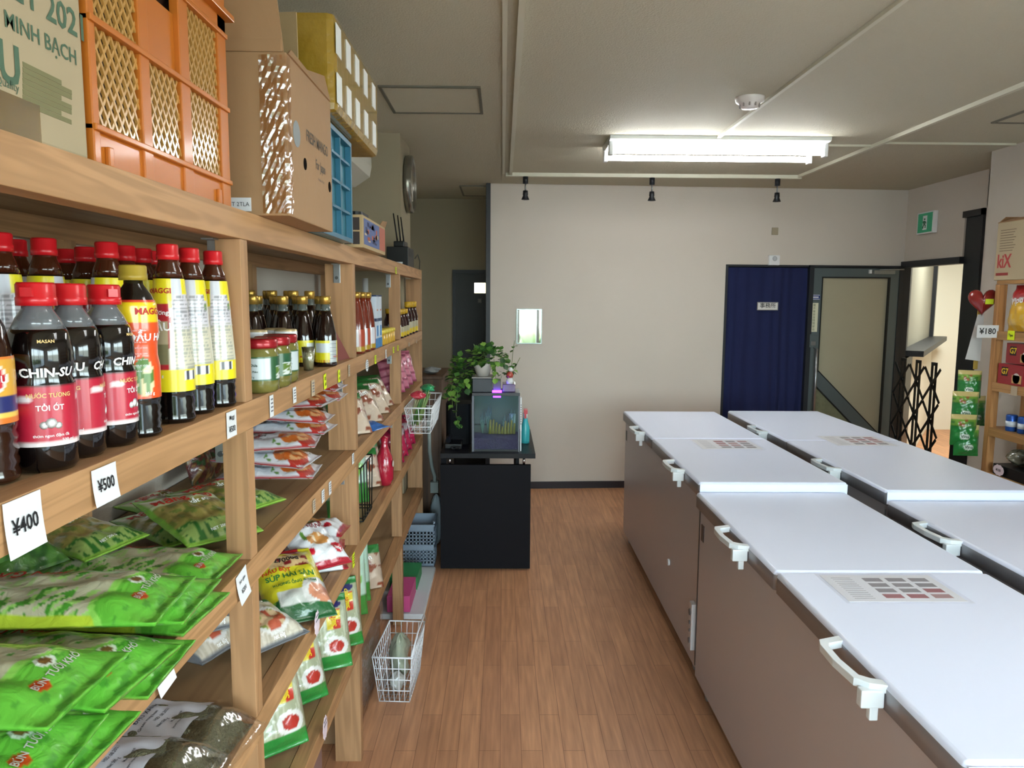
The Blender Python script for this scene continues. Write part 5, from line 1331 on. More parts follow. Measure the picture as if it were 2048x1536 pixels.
# ================================================================ FLOOR-LEVEL GOODS, DESK, RIGHT SIDE
def wirebasket(name,label,loc,w,d,h,flare,mat_,n=8,m=6,rz=0,front=.0,r=.0022,rows=4):
    """basket: x across w, y depth d; flared upwards"""
    t=thing(name,label,'basket',loc,rz); q=MB()
    def rect(z,k): 
        f=1+flare*k; return [(-w/2*f,-d/2*f,z),(w/2*f,-d/2*f,z),(w/2*f,d/2*f,z),(-w/2*f,d/2*f,z)]
    q.tube(rect(h,1),r*1.7,6,closed=True)
    for j in range(rows): q.tube(rect(h*j/rows,j/rows),r,5,closed=True)
    q.build('rim_and_rings',mat_,t)
    q=MB()
    for i in range(n+1):
        x=-w/2+w*i/n; F=1+flare
        q.tube([(x*F,-d/2*F,h),(x,-d/2,0),(x,d/2,0),(x*F,d/2*F,h)],r*.8,5)
    for i in range(m+1):
        y=-d/2+d*i/m; F=1+flare
        q.tube([(-w/2*F,y*F,h),(-w/2,y,0),(w/2,y,0),(w/2*F,y*F,h)],r*.8,5)
    q.build('wires',mat_,t); return t
wwire=mat('white_wire','e6e8ec',.35,coat=.3)
b1=wirebasket('wire_basket','white wire basket on the floor holding clear plastic bags',(-.415,2.93,.003),.12,.26,.20,.28,wwire,6,10,rz=-.05)
q=MB(); q.tube([(.075,-.16,.20),(.082,-.05,.25),(.085,.10,.26),(.08,.165,.21)],.004,6); q.build('carrying_loop',wwire,b1)
def crumpled(name,label,loc,sx,sy,sz,m,seed,top=False,cat='bag'):
    R=random.Random(seed); q=MB(); n=14
    ph=[R.uniform(0,6) for _ in range(6)]
    for j in range(n+1):
        f=j/n*PI
        for i in range(2*n):
            a=i/(2*n)*2*PI
            rr=1+.16*math.sin(3*a+ph[0]+2*f)+.13*math.sin(5*f+ph[1]+2*a)+.08*math.sin(9*a+7*f+ph[2])
            x,y,z=math.sin(f)*math.cos(a)*rr,math.sin(f)*math.sin(a)*rr,-math.cos(f)*(1+.1*math.sin(4*a+ph[3]))
            q.v.append((x*sx/2.5,y*sy/2.5,(z*.85+1)*sz/2+.002))
    zm=min(v[2] for v in q.v); q.v=[(x,y,z-zm+.001) for x,y,z in q.v]
    for j in range(n):
        for i in range(2*n):
            k=j*2*n+i; k2=j*2*n+(i+1)%(2*n); q.face((k,k2,k2+2*n,k+2*n),0,True)
    o=q.build(name,m); o.location=loc; return tag(o,label,cat)
crumpled('plastic_bag','crumpled clear plastic bag with greens, in the white floor basket',(-.42,2.97,.012),.10,.20,.21,mat('greens_bag','a3ad98',.2,coat=.8,noise=.45,nscale=22),3)
crumpled('plastic_bag','small pale crumpled bag at the near end of the white floor basket',(-.42,2.865,.012),.075,.085,.09,mat('pale_bag','b9bab4',.25,coat=.6,noise=.3,nscale=18),5)
# wrapped flat cartons leaning by the second bay
wc=thing('wrapped_carton','brown carton wrapped in shiny clear film standing on the floor behind the second upright','box',(-.50,2.52,0))
MB().box(-.25,0,0,-.03,.62,.37).build('carton',card2,wc,bev=.003)
q=MB(); n=16
for j in range(n+1):
    for i in range(n+1):
        q.v.append((-.026+.010*abs(math.sin(i*1.3+j*.9)),-.0+.62*i/n,.002+.385*j/n))
for j in range(n):
    for i in range(n): k=j*(n+1)+i; q.face((k,k+1,k+n+2,k+n+1),0,False)
q.build('clear_film',clear_mat('wrap_film','fffaf2',.80,.15),wc)
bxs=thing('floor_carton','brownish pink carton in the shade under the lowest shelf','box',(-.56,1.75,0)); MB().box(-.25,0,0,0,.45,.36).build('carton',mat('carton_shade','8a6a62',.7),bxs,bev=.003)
q=MB(); facetext(q,'朝日',.05,.0006,.2,.26,0); q.build('lettering',mat('carton_ink','5a3c3c',.6),bxs)
bxs=thing('floor_carton','plain brown carton on the floor under the lowest shelf beside the first upright','box',(-.56,1.2,0)); MB().box(-.25,0,0,0,.45,.33).build('carton',card2,bxs,bev=.003)
# third and fourth bay floor: foam sheet with pink and green boxes, grey-blue basket
tag(MB().box(-.70,3.56,.002,-.385,4.22,.03).build('foam_sheet',mat('foam_white','cfd3d6',.6),bev=.004),'white foam slab lying on the floor at the end of the shelving','foam slab')
tag(MB().box(-.57,3.58,.0315,-.455,3.84,.115).build('pink_box',mat('pink_carton','c94f86',.5),bev=.002),'flat pink box on the white foam slab','box')
tag(MB().box(-.60,3.87,.0315,-.452,4.10,.10).build('green_box',mat('green_carton','2f8a4c',.5),bev=.002),'flat green box on the white foam slab, under the blue-grey basket','box')
sb=thing('storage_basket','blue-grey plastic storage basket with square holes at the end of the shelving','basket',(-.49,4.26,.002))
gb=mat('bluegrey_plastic','8796a6',.45)
def gridwall(q,o,du,dv,nu,nv,U,V,T,h):
    """perforated wall: bars along both directions. o origin, du/dv unit vectors"""
    o=Vector(o); du=Vector(du); dv=Vector(dv); nn=du.cross(dv)
    def bx(a0,a1,b0,b1):
        i=len(q.v)
        for t in (0,T):
            for a,b in ((a0,b0),(a1,b0),(a1,b1),(a0,b1)): q.v.append(tuple(o+du*a+dv*b+nn*t))
        for F in ((3,2,1,0),(4,5,6,7),(0,1,5,4),(1,2,6,5),(2,3,7,6),(3,0,4,7)): q.face([i+m for m in F])
    su=U/nu; sv=V/nv
    for i in range(nu+1): bx(max(0,i*su-h*.5),min(U,i*su+h*.5),0,V)
    for j in range(nv+1): bx(0,U,max(0,j*sv-h*.5),min(V,j*sv+h*.5))
q=MB(); W_,D_,H_b=.185,.165,.29
for z0,z1 in ((.03,.115),(.145,.23)):
    gridwall(q,(-W_/2,-.0,z0),(1,0,0),(0,0,1),9,4,W_,z1-z0,.003,.007)
    gridwall(q,(W_/2,0,z0),(0,1,0),(0,0,1),8,4,D_,z1-z0,.003,.007)
q.box(-W_/2,-.003,0,W_/2,.0,.03).box(-W_/2,-.003,.115,W_/2,0,.145).box(-W_/2,-.003,.23,W_/2,0,.27).box(W_/2-.003,0,0,W_/2,D_,.03).box(W_/2-.003,0,.115,W_/2,D_,.145).box(W_/2-.003,0,.23,W_/2,D_,H_b)
q.box(-W_/2,0,0,-W_/2+.003,D_,H_b).box(-W_/2,D_-.003,0,W_/2,D_,H_b).box(-W_/2,0,0,W_/2,D_,.004)
q.box(-W_/2-.006,-.009,H_b-.03,W_/2+.006,-.003,H_b-.02).box(W_/2,-.009,H_b-.012,W_/2+.008,D_,H_b)
q.build('basket_wall',gb,sb)
MB().rbox(-.07,.03,.15,.07,.14,.22,.03).build('dark_contents',mat('dark_goods','1c1f24',.4),sb)
# wire basket hooked to the shelf end with leeks
hb=wirebasket('hanging_wire_basket','white wire basket hooked on the shelf end and filled with green leeks',(-.405,3.86,.93),.10,.44,.135,.32,wwire,4,12)
R=random.Random(12)
for i in range(13):
    q=MB(); y=-.15+.30*i/12; x=-.02+.025*math.sin(i*2.1)
    q.tube([(x-.03,y*.7,.02),(x-.005,y*.85,.10),(x+.02,y,.17+.02*math.sin(i))],[.008,.006,.003],6)
    o=q.build('leek',mat('leek_%d'%(i%3),['4c7a3c','7f9a5a','a8a87c'][i%3],.4)); o.location=(-.405,3.86,.93); tag(o,'green leek standing upright in the hooked white wire basket','leek','leeks in the hooked wire basket')
for i,(y,c) in enumerate(((3.72,'c03a4a'),(4.02,'2f9a62'))):
    crumpled('foil_packet',['red-topped bag resting on the leeks near the shelf','shiny green foil packet at the outer side of the hooked basket'][i],(-.42 if i==0 else -.40,y,1.085),.09,.12,.05,mat('foil_%d'%i,c,.2,coat=.8),20+i,cat='packet')
# magenta etc. already on the shelf; white conduit hose by the cabinet
q=MB(); q.tube([(-.475,4.779,.90),(-.47,4.779,.60),(-.455,4.77,.50),(-.435,4.75,.44),(-.435,4.74,.40)],.012,10); q.box(-.46,4.715,.34,-.41,4.765,.41); tag(q.build('grey_hose',mat('hose_grey','9aa39f',.5)),'pale grey hose with a fitting hanging beside the brown cabinet','hose')
crumpled('white_bag','pale blue plastic bag slumped against the desk side',(-.42,4.42+.28,.002),.11,.12,.36,mat('bag_pale','a9b8bf',.4),31)
# brown cabinet behind
cb=thing('wooden_cabinet','dark brown wooden cabinet standing between the shelving and the black desk','cabinet',(-.612,4.80,0))
dw=wood('dark_wood','6b4a30','4b3322',2,.5,8)
MB().box(0,0,.0,.22,.6,1.07).build('body',dw,cb,bev=.003); MB().box(-.01,-.01,1.071,.23,.61,1.09).build('top',dw,cb,bev=.002)
MB().box(.02,-.008,.1,.20,-.0005,1.04).build('door',dw,cb,bev=.002)
crumpled('grey_bundle','grey bundle lying on the brown cabinet',(-.47,4.95,1.0915),.13,.16,.05,mat('bundle_grey','8a8d8e',.7),33,cat='bundle')
# desk ----------------------------------------------------------
dk=thing('black_desk','black wood desk with chrome stand-offs carrying the aquarium','desk',(-.357,4.25,0))
bw_=wood('black_wood','2b2a30','1f1e24',0,.38,10)
MB().box(0,0,.008,.527,.03,.632).build('front_panel',mat('desk_panel','18171b',.55,spec=.12),dk,bev=.0015)
MB().box(.0,-.005,.672,.553,.82,.70).build('desk_top',mat('desk_top','1a191c',.4,spec=.2),dk,bev=.0015)
MB().box(.0,.06,.0,.03,.78,.671).box(.44,.06,.0,.46,.78,.671).build('side_panel',mat('desk_panel','18171b',.55,spec=.12),dk)
for x in (.055,.487):
    MB().tube([(x,.018,.632),(x,.018,.672)],.0075,14).build('standoff',mat('chrome','d8d9db',.15,metal=1),dk)
# aquarium
aq=thing('aquarium','small glass aquarium with purple gravel, black rim and a violet lamp','aquarium',(-.172,4.30,.7005))
AW,AD,AH=.275,.22,.33
MB().box(-.0,0,.0,AW,AD,.012).build('base',black,aq,bev=.001)
gl=clear_mat('aquarium_glass','eef8f6',.995,.03,fr=.12)
MB().box(0,0,.012,AW,.003,AH).build('glass_front',gl,aq); MB().box(0,.003,.012,.003,AD-.003,AH).build('glass_left',gl,aq); MB().box(AW-.003,.003,.012,AW,AD-.003,AH).build('glass_right',gl,aq)
MB().box(0,AD-.003,.012,AW,AD,AH).build('glass_back',mat('aq_back','2f4644',.3,noise=.25,nscale=12),aq)
q=MB(); q.box(-.002,-.002,AH,AW+.002,AD+.002,AH+.018); q.build('rim',mat('rim_dark','26262c',.35),aq,bev=.001)
MB().box(-.003,-.003,.0,.009,.006,AH).build('corner_post',mat('post_grey','5d5f68',.4,metal=.3),aq)
MB().box(AW-.007,-.003,.0,AW+.001,.004,AH).build('corner_post',mat('post_grey','5d5f68',.4,metal=.3),aq)
q=MB(); n=26
for j in range(9):
    for i in range(n+1): q.v.append((.004+(AW-.008)*i/n,.004+(AD-.010)*j/8,.012+.062+.010*math.sin(i*.5+j)*.5+.004*n2(i,j)))
for j in range(8):
    for i in range(n): k=j*(n+1)+i; q.face((k,k+1,k+n+2,k+n+1),0,True)
b=len(q.v); 
for i in range(n+1): q.v.append((.004+(AW-.008)*i/n,.004,.0125))
for i in range(n): q.face((b+i,b+i+1,i+1,i))
tag(q.build('gravel',mat('purple_gravel','41305c',.8,noise=.6,nscale=160,bump=1,bscale=160),aq),kind='stuff')
MB().box(.004,.17,.085,.10,.20,.13).build('dark_block',mat('aq_dark','22302f',.4),aq)
q=MB(); R=random.Random(6)
for i in range(9): 
    x=.10+.018*i; q.tube([(x,.12+.01*math.sin(i),.085),(x+.004,.12,.13+.05*R.random())],[.010,.005],7)
q.build('reed_ornament',mat('reed_yellow','9a8a3a',.5,noise=.3,nscale=30),aq)
for i,(x,z) in enumerate(((.055,.22),(.09,.25),(.19,.2),(.23,.24))):
    q=MB(); 
    for k in range(7): q.tube([(x,.14,.085),(x+.012*math.sin(k*2.1),.14+.008*math.cos(k),.085+(z-.085)*.5),(x+.02*math.sin(k*1.7),.14,z-.01*k)],[.004,.004,.001],5)
    q.build('water_plant',mat('water_plant','5f7f74',.5),aq)
MB().tube([(.235,.16,.09),(.235,.16,.20)],.02,14).build('filter',mat('filter_pale','9fb4b8',.3),aq)
MB().box(.12,.03,AH+.0185,.165,.11,AH+.09).build('lamp_arm',mat('lamp_grey','5c5552',.4),aq,bev=.003)
MB().box(.115,.01,AH+.019,.17,.029,AH+.03).box(.12,.035,AH-.014,.165,.075,AH-.004).build('violet_lamp',mat('violet_glow','7a30ff',.3,emit='6a1cff',estr=12),aq)
MB().box(.175,.04,AH+.0185,.25,.17,AH+.065).build('pump_hood',mat('hood_clear','7a5a8a',.2,trans=.4,coat=.4),aq,bev=.004)
tag(MB().box(-.195,4.285,.7002,.112,4.53,.7004).build('clear_mat',mat('plastic_sheet','50525a',.2)),'thin clear sheet under the aquarium','sheet') if False else None
th=thing('thermometer','long white strip thermometer standing against the aquarium side','thermometer',(.108,4.315,.7005))
MB().box(0,0,.12,.008,.02,.32).box(.001,.004,0,.007,.016,.12).build('strip',whitep,th)
q=MB()
for k in range(9): q.box(.002,-.0006,.16+k*.014,.006,0,.166+k*.014)
q.build('scale_marks',black,th)
# planter box on the tank
pb=thing('planter_box','black planter box resting on the aquarium rim, full of trailing green plants','planter',(-.174,4.31,.7005+AH+.0185))
MB().box(0,0,0,.118,.16,.082).build('box',mat('planter_black','20232c',.35),pb,bev=.004)
tray=MB().box(-.002,-.004,.083,.122,.165,.09).build('tray',mat('tray_grey','8f8a88',.4),pb)
q=MB(); q.lathe([(.035,.0905),(.055,.15),(.058,.165),(.053,.166),(.0,.150)],20,0,.06,.075); q.build('white_pot',mat('pot_white','cfc8c0',.4),pb)
leafm=[mat('leaf_green','4f7a34',.45),mat('leaf_light','7fa84a',.45),mat('leaf_deep','2f5428',.45)]
def leaf(q,p,d,size,m,R):
    """heart-shaped leaf at p pointing along d"""
    p=Vector(p); d=Vector(d).normalized(); s=d.cross(Vector((R.uniform(-.3,.3),R.uniform(-.3,.3),1))).normalized(); n=s.cross(d)
    pts=[(0,0,0),(.25,.42,.05),(.6,.46,.02),(1,0,-.12),(.6,-.46,.02),(.25,-.42,.05),(.5,0,-.06)]
    i=len(q.v)
    for a,b,c in pts: q.v.append(tuple(p+d*a*size+s*b*size+n*c*size))
    for F in ((0,1,6),(1,2,6),(2,3,6),(3,4,6),(4,5,6),(5,0,6)): q.face([i+k for k in F],m,True)
def foliage(name,o,c,r,nleaf,size,seed,parent,trails=()):
    R=random.Random(seed); q=MB()
    for _ in range(nleaf):
        a=R.uniform(0,2*PI); f=R.uniform(-.25,1)*PI/2; rr=R.uniform(.45,1)
        d=Vector((math.cos(a)*math.cos(f),math.sin(a)*math.cos(f),math.sin(f)))
        p=Vector(c)+Vector((d.x*r[0],d.y*r[1],d.z*r[2]))*rr
        leaf(q,p,d+Vector((R.uniform(-.6,.6),R.uniform(-.6,.6),R.uniform(-.9,.2))),size*R.uniform(.7,1.3),R.choice((0,0,1,2)),R)
    st=MB()
    for tr in trails:
        st.tube(tr,.0018,5)
        for k in range(len(tr)-1):
            A_,B_=Vector(tr[k]),Vector(tr[k+1])
            for f in (.15,.5,.85):
                if R.random()<trails_density: 
                    for _ in range(2): leaf(q,A_.lerp(B_,f),(R.uniform(-1,1),R.uniform(-1,.3),R.uniform(-1,.2)),size*R.uniform(.8,1.2),R.choice((0,1,1,2)),R)
    q.build('leaves',leafm,parent)
    if st.v: st.build('stems',mat('stem_green','6a7a48',.5),parent)
pt=thing('potted_pothos','bushy green pothos in the white pot on top of the aquarium','plant',(-.108,4.385,.7005+AH+.0185+.165))
trails_density=1
foliage('p',None,(.02,0,.02),(.13,.08,.085),170,.034,5,pt,[[(.0,0,.0),(-.0,-.03,.10),(-.01,-.04,.13)],[(.06,-.05,.02),(.07,-.09,-.03),(.07,-.095,-.09)]])
pt2=thing('trailing_pothos','trailing light green vine hanging down left of the aquarium','plant',(-.20,4.40,.7005+AH+.10))
foliage('p',None,(-.045,-.02,-.02),(.075,.06,.15),150,.036,9,pt2,[[(.0,0,.0),(-.05,-.03,.05),(-.10,-.04,-.06),(-.09,-.05,-.18)],[(0,0,0),(-.06,-.05,-.05),(-.07,-.06,-.22),(-.05,-.07,-.28)],[(-.05,-.03,-.1),(-.14,-.04,-.09),(-.16,-.05,-.13)]])
trails_density=.45
pt3=thing('climbing_vine','thin vine tendrils rising beside the small mirror','plant',(.02,4.36,.7005+AH+.12)); 
foliage('p',None,(0,0,0),(.03,.02,.02),10,.028,11,pt3,[[(0,0,0),(.035,0,.04),(.042,0,.13),(.052,0,.20)],[(0,0,0),(.05,0,.02),(.07,0,.07),(.085,0,.10)]])
fg=thing('ornament_figure','small red and white ornament figure on the aquarium beside the plants','ornament',(.045,4.335,.7005+AH+.066))
MB().lathe([(0,0),(.018,.002),(.022,.018),(.016,.034),(.0,.040)],16).build('body',whitep,fg); MB().lathe([(0,.034),(.018,.040),(.022,.056),(.014,.072),(0,.075)],16).build('head',mat('figure_red','b04a3c',.3,coat=.4),fg); MB().lathe([(0,.074),(.012,.078),(.012,.09),(0,.10)],12,0,.006,0).build('hat',whitep,fg)
sp_=thing('spray_bottle','bottle with red trigger top and turquoise body behind the aquarium','bottle',(.145,4.56,.7005))
MB().lathe([(0,0),(.026,.002),(.028,.02),(.028,.10),(.018,.135),(.014,.16)],18).build('bottle',mat('turquoise_plastic','3aa7ad',.3),sp_)
q=MB(); q.lathe([(0,.16),(.014,.16),(.014,.19),(0,.19)],14,1); q.box(-.01,-.045,.19,.012,.02,.215,0); q.box(-.006,-.03,.16,.006,-.022,.19,0); q.build('trigger_head',[mat('trigger_red','c4323c',.35),whitep],sp_)
tp=thing('tape_dispenser','grey and black tape dispenser behind the aquarium on the desk','dispenser',(.10,4.60,.7005)); MB().box(-.012,0,0,.012,.05,.29).build('body',mat('dispenser_grey','77716a',.4),tp,bev=.003)
# black bag / printer to the left of the aquarium
of=thing('office_phone','black desk telephone with coiled cord left of the aquarium','telephone',(-.29,4.45,.7005))
q=MB(); q.prism([(-.05,-.08),(.05,-.08),(.05,.09),(-.05,.09)],0,.03); q.build('base',black,of,bev=.006)
q=MB(); q.tube([(-.03,-.07,.05),(-.03,-.04,.06),(-.03,.05,.06),(-.03,.08,.05)],[.016,.011,.011,.016],10); q.build('handset',mat('phone_dark','1a1c22',.3,coat=.4),of)
q=MB(); q.tube([(.0+.014*math.cos(k*.9)+k*.0006,-.095+.004*math.sin(k),.012+.008*math.sin(k*.9)) for k in range(60)],.0022,5); q.build('coiled_cord',black,of)
tag(MB().rbox(-.345,4.52,.7005,-.19,4.70,.95,.03).build('black_case',mat('case_black','0b0c10',.6,spec=.15)),'tall black case standing behind the telephone on the desk','case')
# ---------------------------------------------------------------- right-hand snack shelving
rs=thing('snack_shelving','pine snack shelving against the right-hand wall, far end in view','shelving',(0,0,0))
X0,X1=2.75,2.985
SL=[.635,.89,1.145,1.43,1.712]
pn2=wood('pine_warm','c08a55','9c6c3f',2)
for y in (4.115,1.6):
    for x in (X0,X1-.04): MB().box(x,y,0,x+.04,y+.04,1.69).build('upright',pn2,rs)
for z in SL: MB().box(X0+.005,1.6,z-.02,X1,4.155,z).build('shelf_board',wood('pine_board','b98a58','9a7040',1),rs)
for z in SL[:-1]: MB().box(X0-.002,1.6,z-.045,X0+.0045,4.114,z+.002).build('front_lip',wood('pine_board','b98a58','9a7040',1),rs)
MB().box(X0+.041,4.135,.0,X1-.041,4.15,.60).build('end_panel',wood('brown_panel','8a5f3c','6f4a2e',2),rs)
tag(MB().box(2.62,4.62,0,2.99,4.66,.72).build('wooden_board',wood('brown_panel','8a5f3c','6f4a2e',2)),'brown wooden board leaning behind the end of the snack shelving','board') if False else None
kb=thing('cardboard_box','open carton with red stylised lettering standing on top of the snack shelving','box',(2.755,3.80,SL[4]+.001))
MB().box(0,0,0,.22,.385,.315).build('carton',mat('kit_card','b3a182',.7),kb,bev=.003)
q=MB(); slab(q,[(0,.385,.315),(0,.05,.315),(.05,.05,.335),(.05,.385,.335)],.003); slab(q,[(.0,.384,.315),(.21,.384,.315),(.20,.34,.345),(.01,.34,.345)],.003); q.build('flap',card2,kb,recalc=True)
# lettering on the side facing the camera's aisle (-x face): reads towards the camera (-y)
def lface(q,s,size,y,z,m=0,bold=0,rot=0,sx=1):
    text_into(q,s,size,lambda a,b:(-.0008,y-a,z+b),m,bold,sx)
q=MB(); lface(q,'kiX',.10,.31,.10,0,.03,sx=.8); q.build('lettering',mat('kit_red','b0413c',.6),kb)
q=MB()
for k in range(9): q.box(-.0008,.23+.01*(k%3),.27-k*.014,0,.355,.273-k*.014)
q.build('small_print',mat('kit_print','6d5a48',.7),kb)
MB().box(-.0008,.27,.025,0,.37,.04).build('red_bar',mat('kit_bar','9a3a36',.6),kb)
def dTi(a,b):
    if b>.72: return C('b0242c')[0]
    if b>.62: return C('d8d4d0')[0] if n2(int(a*14),int(b*30))>.5 else C('b0242c')[0]
    if b<.35 and n2(int(a*7),int(b*8))>.45: return C('d9b25a')[0]
    return C('d9a82a')[0]
TP=make_pack('crisps_packet','','packet',.17,.25,.04,dTi,[('Tipo',.05,0,.035,0,.15)],81,(iw,),nx=24,ny=30)
put(TP,(2.80,3.985,SL[3]+.130),(1.45,0,-PI/2),'red and yellow crisps packet with a white name, top row of the snack shelving',False)
put(TP,(2.82,3.78,SL[3]+.130),(1.45,0,-PI/2),'second red and yellow crisps packet, nearer the photo edge')
def cbox(label,loc,w,d,h,c1,c2,c3,txt='G7',name='coffee_box'):
    t=thing(name,label,'box',loc); MB().box(0,0,0,w,d,h).build('carton',mat('cb_'+c1,c1,.4,coat=.2),t,bev=.001)
    q=MB(); q.box(-.0006,d*.05,h*.1,0,d*.42,h*.5,0); q.tube([(-.0006,d*.25,h*.35),(0,d*.25,h*.35)],h*.26,14,1); q.box(-.0006,d*.6,h*.4,0,d*.85,h*.85,2); q.build('side_print',[mat('cb2_'+c2,c2,.4),mat('cb3_'+c3,c3,.4),mat('cb_dark','2a1414',.4)],t)
    q=MB(); text_into(q,txt,h*.4,lambda a,b:(-.0012,d*.72-a,h*.62+b),0,.02); q.build('lettering',iy,t); return t
cbox('red coffee box with a cup picture, upper one of the two on the snack shelving',(2.775,3.86,SL[2]+.116),.18,.20,.11,'8f1f26','c9a06a','d8cfc6')
cbox('red coffee box with a cup picture, lower one of the two on the snack shelving',(2.765,3.90,SL[2]+.001),.18,.20,.11,'961f28','c9a06a','d8cfc6')
for i,(x,y) in enumerate(((2.765,4.0),(2.775,3.92),(2.765,3.84))):
    t=thing('coffee_can',['blue drink can nearest the far post of the snack shelving','blue drink can, middle one of three','blue drink can nearest the right edge of the photo'][i],'can',(x+.03,y,SL[1]+.001)); MB().lathe([(.0,0),(.026,0),(.028,.004),(.028,.084),(.024,.09),(0,.09)],18).build('can',mat('can_blue','2a57a8',.3,metal=.4),t)
    MB().lathe([(.0285,.025),(.0285,.055)],18).build('label',mat('can_white','cfd5dd',.4),t)
cbox('tall dark box behind the blue drink cans',(2.80,3.60,SL[1]+.001),.15,.18,.20,'2a1a18','6a3a2a','8a6a4a','')
cn=thing('candy_tray','black tray with clear wrapped sweets on the lowest visible snack shelf','tray',(2.76,3.65,SL[0]+.001))
MB().box(0,0,0,.2,.42,.06).build('tray',black,cn,bev=.003)
for i in range(3): crumpled('sweet_bag',['clear bag of sweets in the black tray, farthest','clear bag of sweets in the black tray, middle','clear bag of sweets in the black tray, nearest the photo edge'][i],(2.84,3.98-.13*i,SL[0]+.0625),.14,.12,.10,mat('sweets','6f6a5a',.15,coat=.8,noise=.7,nscale=30),90+i)
def rtag(label,y,z,w,h,col,txt,sz,shape=None,x=X0-.0045):
    t=thing('price_tag',label,'price tag',(x,y,z),0,'price tags on the snack shelving')
    if shape: 
        q=MB(); pts=[(w/2*(1+.08*math.cos(a*8*2*PI/40*5))*math.cos(2*PI*a/40),h/2*(1+.08*math.cos(a*2*PI/40*10))*math.sin(2*PI*a/40)) for a in range(40)]; q.prism(pts,0,.001); q.xf(Matrix(((0,0,-1,0),(1,0,0,0),(0,1,0,0),(0,0,0,1))))
        q.build('card',col,t,recalc=True)
    else: MB().box(-.001,-w/2,-h/2,0,w/2,h/2).build('card',col,t)
    if txt: 
        q=MB(); text_into(q,txt,sz,lambda a,b:(-.0022,-a,b),0,.02); q.build('lettering',ink,t)
    return t
rtag('yellow handwritten tag below the crisps on the snack shelving',3.99,1.415,.055,.05,tagy,'Tipo',.02)
rtag('pink scalloped tag on the black sweets tray',4.0,.67,.08,.06,tagpink,'¥100',.02,'cloud')
rtag('small pale tag below the red coffee boxes',3.93,1.12,.05,.05,tagclr,None,.02)
# hanging strip of green coffee packets at the end of the shelving
def dGr(a,b):
    if b>.86: return C('c9b87a')[0]
    if b>.60: return C('6f9a3a')[0] if n2(int(a*8),int(b*14))>.5 else C('9a5a34')[0] if n2(int(a*6),int(b*9),2)>.6 else C('3f7a34')[0]
    if disc(a,b,.5,.30,.2,.10): return C('d5ddd0')[0]
    return C('1f7a36')[0]
GC=make_pack('coffee_packet','','packet',.12,.16,.03,dGr,[('Vina',.022,0,-.032,0,0)],91,(mat('ink_darkgreen','124a22',.5),),nx=24,ny=30)
gcs=[(2.735,4.30,1.115,'green coffee packet at the top of the hanging strip, gold top edge'),(2.72,4.30,.985,'green coffee packet second from the top of the hanging strip'),(2.70,4.27,.86,'green coffee packet third down the hanging strip, bulging left'),(2.74,4.30,.80,'green coffee packet at the very bottom of the hanging strip'),(2.80,4.345,.95,'green coffee packet hanging behind, right of the strip')]
for i,(x,y,z,lb) in enumerate(gcs): put(GC,(x*(y-.034*(i%4))/y,y-.034*(i%4),z),(PI/2-.05,0,-.5+.12*i),lb,i>0,scale=1.12 if i else None)
q=MB(); q.box(2.765,4.32,1.20,2.79,4.323,1.62); tag(q.build('hanging_strap',mat('strap_yellow','c9a850',.6)),'yellow plastic strap from which the green coffee packets hang','strap')
hl=thing('heart_balloon','shiny dark red heart-shaped pack above the ¥180 card','packet',(2.765,4.28,1.60))
q=MB(); pts=[]
for k in range(32):
    t_=2*PI*k/32; pts.append((.075*(16*math.sin(t_)**3)/16,.085*(13*math.cos(t_)-5*math.cos(2*t_)-2*math.cos(3*t_)-math.cos(4*t_))/16))
c0=len(q.v)
for s_,dz in ((.0,.030),(.5,.026),(.85,.014),(1,.0)):
    for x,y in pts: q.v.append((x*s_,-dz,y*s_))
for j in range(3):
    for k in range(32): k2=(k+1)%32; q.face((j*32+k,j*32+k2,(j+1)*32+k2,(j+1)*32+k),0,True)
b=len(q.v)
for x,y in pts: q.v.append((x,.006,y))
for k in range(32): k2=(k+1)%32; q.face((3*32+k,3*32+k2,b+k2,b+k))
q.face([b+k for k in range(32)])
q.build('heart',mat('heart_red','8a2420',.2,coat=.7,noise=.4,nscale=25),hl,recalc=True)
tag(bpy.data.objects['heart_balloon'],None)
MB().box(.01,-.034,-.02,.05,-.031,.01).build('yellow_sticker',tagy,hl)
hl.rotation_euler=(0,0,-.5)
pc=thing('price_card','white handwritten ¥180 card hanging at the end of the snack shelving','price tag',(2.695,4.110,1.43),0)
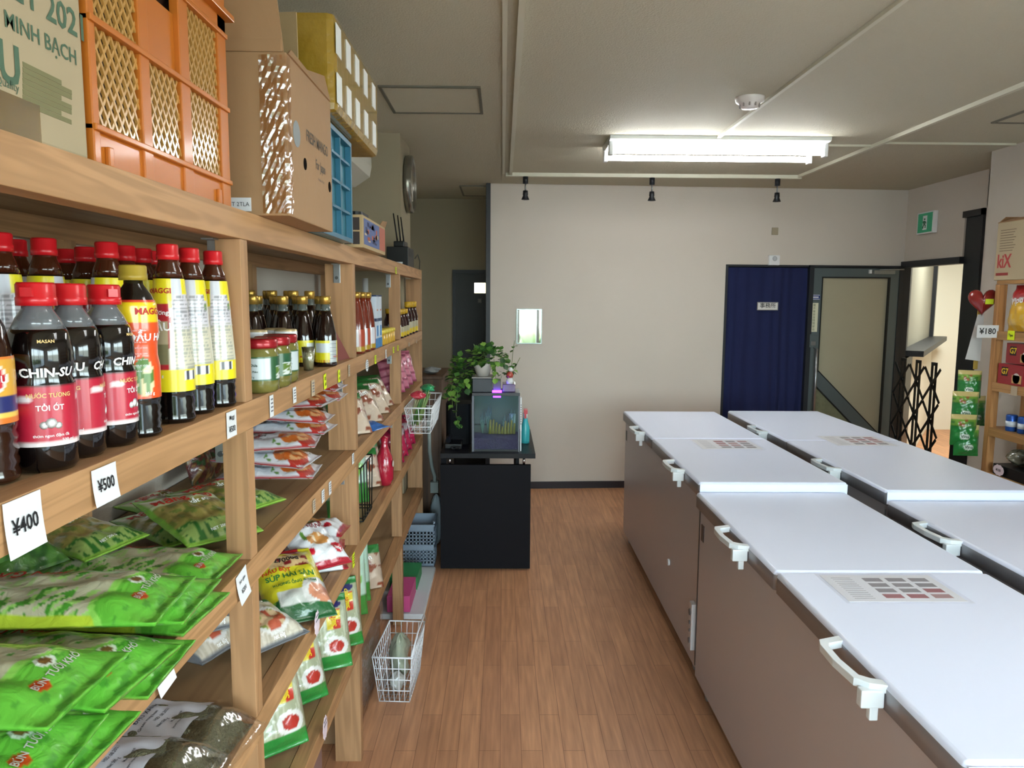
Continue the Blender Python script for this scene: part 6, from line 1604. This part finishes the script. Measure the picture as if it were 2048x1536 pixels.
MB().box(-.06,-.001,-.035,.06,0,.035).build('card',tagw,pc,bev=.0005)
q=MB(); text_into(q,'¥180',.045,lambda a,b:(a,-.0016,b),0,.02); q.build('lettering',ink,pc)
q=MB(); q.v=[]; 
slab(q,[(2.70,4.30,1.26),(2.775,4.28,1.25),(2.79,4.30,1.52),(2.76,4.31,1.52)],.004); tag(q.build('white_cloth',mat('cloth_white','c2c0bd',.8),recalc=True),'white tapering cloth hanging below the red heart pack','cloth')
# dark stand at the foot of the entrance
tag(MB().box(2.60,4.9,0,2.98,5.15,.50).build('dark_box',mat('dark_crate','15171a',.5),bev=.005),'low dark box on the floor in front of the entrance','box')
# folding lattice gate
ga=thing('folding_gate','black folding lattice gate across the entrance opening','gate',(3.335,0,0))
gy0,gy1=5.56,6.28
q=MB()
cols_=[5.68,5.90,6.12]; 
for i,y in enumerate(cols_):
    q.box(-.010,y-.032,.16,.004,y-.018,1.10 if i else 1.10); q.box(-.010,y+.018,.16,.004,y+.032,1.10); q.box(-.010,y-.032,1.10,.004,y+.032,1.125)
q.build('uprights',black,ga,bev=.001)
q=MB()
def strap(y0,z0,y1,z1,x=-.014):
    dy,dz=y1-y0,z1-z0; L=math.hypot(dy,dz); ny_,nz_=-dz/L*.011,dy/L*.011; i=len(q.v)
    for xx in (x,x+.005):
        for p in ((y0-ny_,z0-nz_),(y1-ny_,z1-nz_),(y1+ny_,z1+nz_),(y0+ny_,z0+nz_)): q.v.append((xx,p[0],p[1]))
    for F in ((3,2,1,0),(4,5,6,7),(0,1,5,4),(1,2,6,5),(2,3,7,6),(3,0,4,7)): q.face([i+m for m in F])
for zc in (.28,.55,.82):
    for a in range(3):
        y=cols_[a]
        strap(y-.11,zc,y+.11,zc+.26,-.014); strap(y-.11,zc+.26,y+.11,zc,-.020)
q.build('crossed_straps',black,ga)
for a in range(3):
    for zc in (.41,.68,.95): MB().tube([(-.024,cols_[a],zc),(-.008,cols_[a],zc)],.012,10).build('rivet',black,ga)
